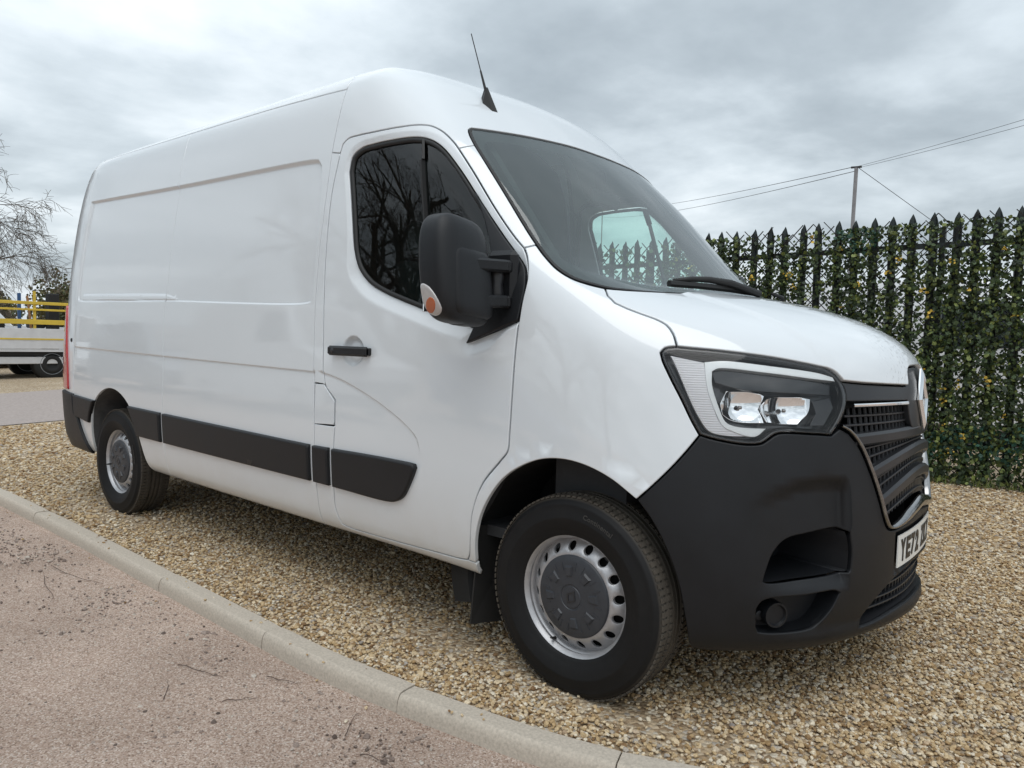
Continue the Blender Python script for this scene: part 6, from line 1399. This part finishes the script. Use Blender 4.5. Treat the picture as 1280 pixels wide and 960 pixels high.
# ---- wheel arch liners, mud flap, underbody
for sgn in (-1, 1):
    q = MB(); q.lathe([(.64, -.90), (.505, -.945), (.490, -.93), (.480, -.60), (.10, -.585)], 36, a0=-.12, a1=math.pi+.30, c=(-.01, 0, .335)); V = [(min(v_[0], .40), v_[1] if v_[0] < .28 or v_[1] > -.8 else v_[1]+.30*(v_[0]-.28), min(v_[2], .93)) for v_ in q.V]; q.V = V; o = q.build('front_arch_liner', LINER, VAN); o.scale = (1, -sgn, 1)
    q = MB(); 
    AR = curve(arch_r, .03); Pa = S(AR[:, 0], AR[:, 1]); n = len(Pa); c0 = np.array([-3.66, 0, .40])
    V = np.concatenate([Pa*[1, 0, 1]+[0, -.965, 0]+np.array([.004, 0, .004]), Pa*[1, 0, 1]+[0, -.60, 0], Pa*[.0, 0, .0]+[-3.66, -.58, .25]]); V[:n, 1] = Pa[:, 1]+.012
    q.add(V, [(a*n+i, a*n+i+1, (a+1)*n+i+1, (a+1)*n+i) for a in range(2) for i in range(n-1)]); o = q.build('rear_arch_liner', GLINER, VAN); o.scale = (1, -sgn, 1)
    q = MB(); q.tube([(-3.99, -.93, .40), (-3.985, -.93, .43)], .012, 8); q.tube([(-4.0, -.93, .50), (-3.998, -.93, .53)], .012, 8); o = q.build('liner_clip', STEEL, VAN); o.scale = (1, -sgn, 1)
    q = MB(); q.add([(-.452, -.955, .50), (-.47, -.975, .115), (-.40, -.78, .10), (-.40, -.75, .50), (-.446, -.955, .50), (-.462, -.975, .115), (-.39, -.78, .10), (-.39, -.75, .50)], [(0, 1, 2, 3), (7, 6, 5, 4), (0, 4, 5, 1), (1, 5, 6, 2), (2, 6, 7, 3), (3, 7, 4, 0)])
    o = q.build('mud_flap', RUBBER, VAN); o.scale = (1, -sgn, 1)
    q = MB(); q.bar((-2.95, -.84, .335), (-.75, -.84, .320), .05, .06, bev=.01); o = q.build('sill_rail', UNDER, VAN); o.scale = (1, -sgn, 1)
q = MB(); q.box((-1.85, 0, .42), (2.5, 1.80, .10)); q.box((-4.4, 0, .50), (.6, 1.7, .10)); q.box((.35, 0, .34), (.55, 1.0, .10)); q.box((-3.66, 0, .70), (1.2, 1.1, .1)); q.box((0, 0, .72), (.95, 1.14, .25))
q.bar((-3.68, -.8, .335), (-3.68, .8, .335), .09); q.tube([(-.3, -.2, .24), (-1.5, -.2, .24), (-2.6, -.35, .26), (-4.4, -.4, .28)], .035, 8)
q.build('underbody', UNDER, VAN)
# ---- cab interior
q = MB(); bz = [(.985, .42), (1.0, .8), (1.0, 1.2), (.985, 1.5), (.94, 1.9), (.88, 2.13), (.80, 2.27), (.60, 2.35), (0, 2.42)]; bo = bz+[(-a, b) for a, b in bz[-2::-1]]
nb_ = len(bo); q.add([(-1.435, a*.975, b) for a, b in bo]+[(-1.40, a*.975, b) for a, b in bo], [tuple(range(nb_)), tuple(range(nb_, 2*nb_))[::-1]]+[(i, (i+1) % nb_, nb_+(i+1) % nb_, nb_+i) for i in range(nb_)]); q.build('bulkhead', CABIN, VAN)
q = MB(); q.box((-.62, 0, .48), (1.6, 1.84, .04)); q.box((-.02, 0, .80), (.30, 1.7, .7)); q.build('cab_floor', CABIN, VAN)
q = MB()
D = []
for x, z in ((-.62, 1.02), (-.62, 1.20), (-.50, 1.305), (-.34, 1.335), (-.10, 1.335), (.10, 1.32)):
    D.append((x, z))
V = []
for x, z in D:
    for y in np.linspace(-.86, .86, 21):
        V.append((x-.10*(abs(y)/.86)**3*(1 if x > -.2 else .2), y, z+.02*math.exp(-((y+.42)/.22)**2)*(1 if -.6 < x < -.3 else 0)))
q.add(V, [(a*21+i, a*21+i+1, (a+1)*21+i+1, (a+1)*21+i) for a in range(len(D)-1) for i in range(20)]); q.build('dashboard', CABIN, VAN, smooth=True)
for sx_ in (-.42, .14, .58):
    q = MB(); q.box((-1.02, sx_, .92), (.50, .44 if sx_ < 0 else .40, .16), bev=.05); q.box((-1.27, sx_, 1.28), (.14, .44 if sx_ < 0 else .40, .62), Matrix.Rotation(R_(-10), 3, 'Y'), bev=.05); q.box((-1.33, sx_, 1.70), (.09, .26, .18), bev=.035)
    q.build('seat', SEATM, VAN)
q = MB(); V = [];
for k in range(25):
    pass
bpts = [Vector((-.60+.13*math.cos(a)*math.sin(.9)*1.3, -.42+.19*math.sin(a), 1.33-.16*math.cos(a)*math.cos(.9)*1.3)) for a in np.linspace(0, 2*math.pi, 33)]
q.tube(bpts, .014, 8); q.bar((-.60, -.42, 1.33), (-.42, -.42, 1.22), .05); q.bar((-.60, -.60, 1.33), (-.60, -.24, 1.33), .03, .02); q.build('steering_wheel', RUBBER, VAN)
hl_ = full([[(8.6, 13.9), (9.6, 14.0), (11, 13.8), (12.2, 13.75), (14, 13.9), (16, 13.95), (18, 13.95)]], [[(8.6, 13.9), (8.6, 19.5), (18, 19.5)]], .06)
hh = loop([(8.5, 13.75), (10.6, 13.7), (11.6, 13.7), (12.4, 13.75), (14, 13.9), (16, 13.95), (17.98, 13.95)], [(17.98, 19.6), (8.5, 19.6)], step=.05)
sheet('headlining', hh, CABIN2, VAN, depth=.045, cell=.12)
for sgn in (-1, 1):
    dl = loop([(8.4, 1.6), (10.0, 1.7), (10.8, 4.6), (10.86, 7.1)], [(10.2, 7.0), (8.5, 7.9), (8.4, 4)], step=.05)
sheet('door_trim_panel', dl, CABIN, VAN, depth=.07, cell=.15)
q = MB()
for sgn in (-1, 1):
    q.bar((-.20, sgn*.80, 1.44), (-.70, sgn*.70, 2.02), .035, .06)
q.build('pillar_trim', CABIN, VAN)
q = MB(); q.bar((-.58, 0, 2.035), (-.56, 0, 1.93), .05, .02); q.box((-.545, 0, 1.90), (.03, .24, .07), bev=.01); q.build('sensor_housing', CABIN, VAN)
# ---- aerial
q = MB()
q.add([(-.845, -.575, 2.262), (-.80, -.612, 2.222), (-.745, -.60, 2.190), (-.735, -.575, 2.192), (-.79, -.548, 2.242), (-.812, -.583, 2.318), (-.797, -.590, 2.314), (-.797, -.579, 2.316)],
      [(0, 1, 6, 5), (1, 2, 6), (2, 3, 6), (3, 7, 6), (3, 4, 7), (4, 0, 5, 7), (5, 6, 7)])
ae = q.build('aerial_base', RUBBER, VAN)
q = MB(); A_ = Vector((-.803, -.585, 2.30)); B_ = Vector((-.898, -.585, 2.568)); q.tube([A_, A_.lerp(B_, .35), A_.lerp(B_, .36), B_], [.0065, .004, .0024, .0022], 8); q.build('aerial_rod', RUBBER, ae)
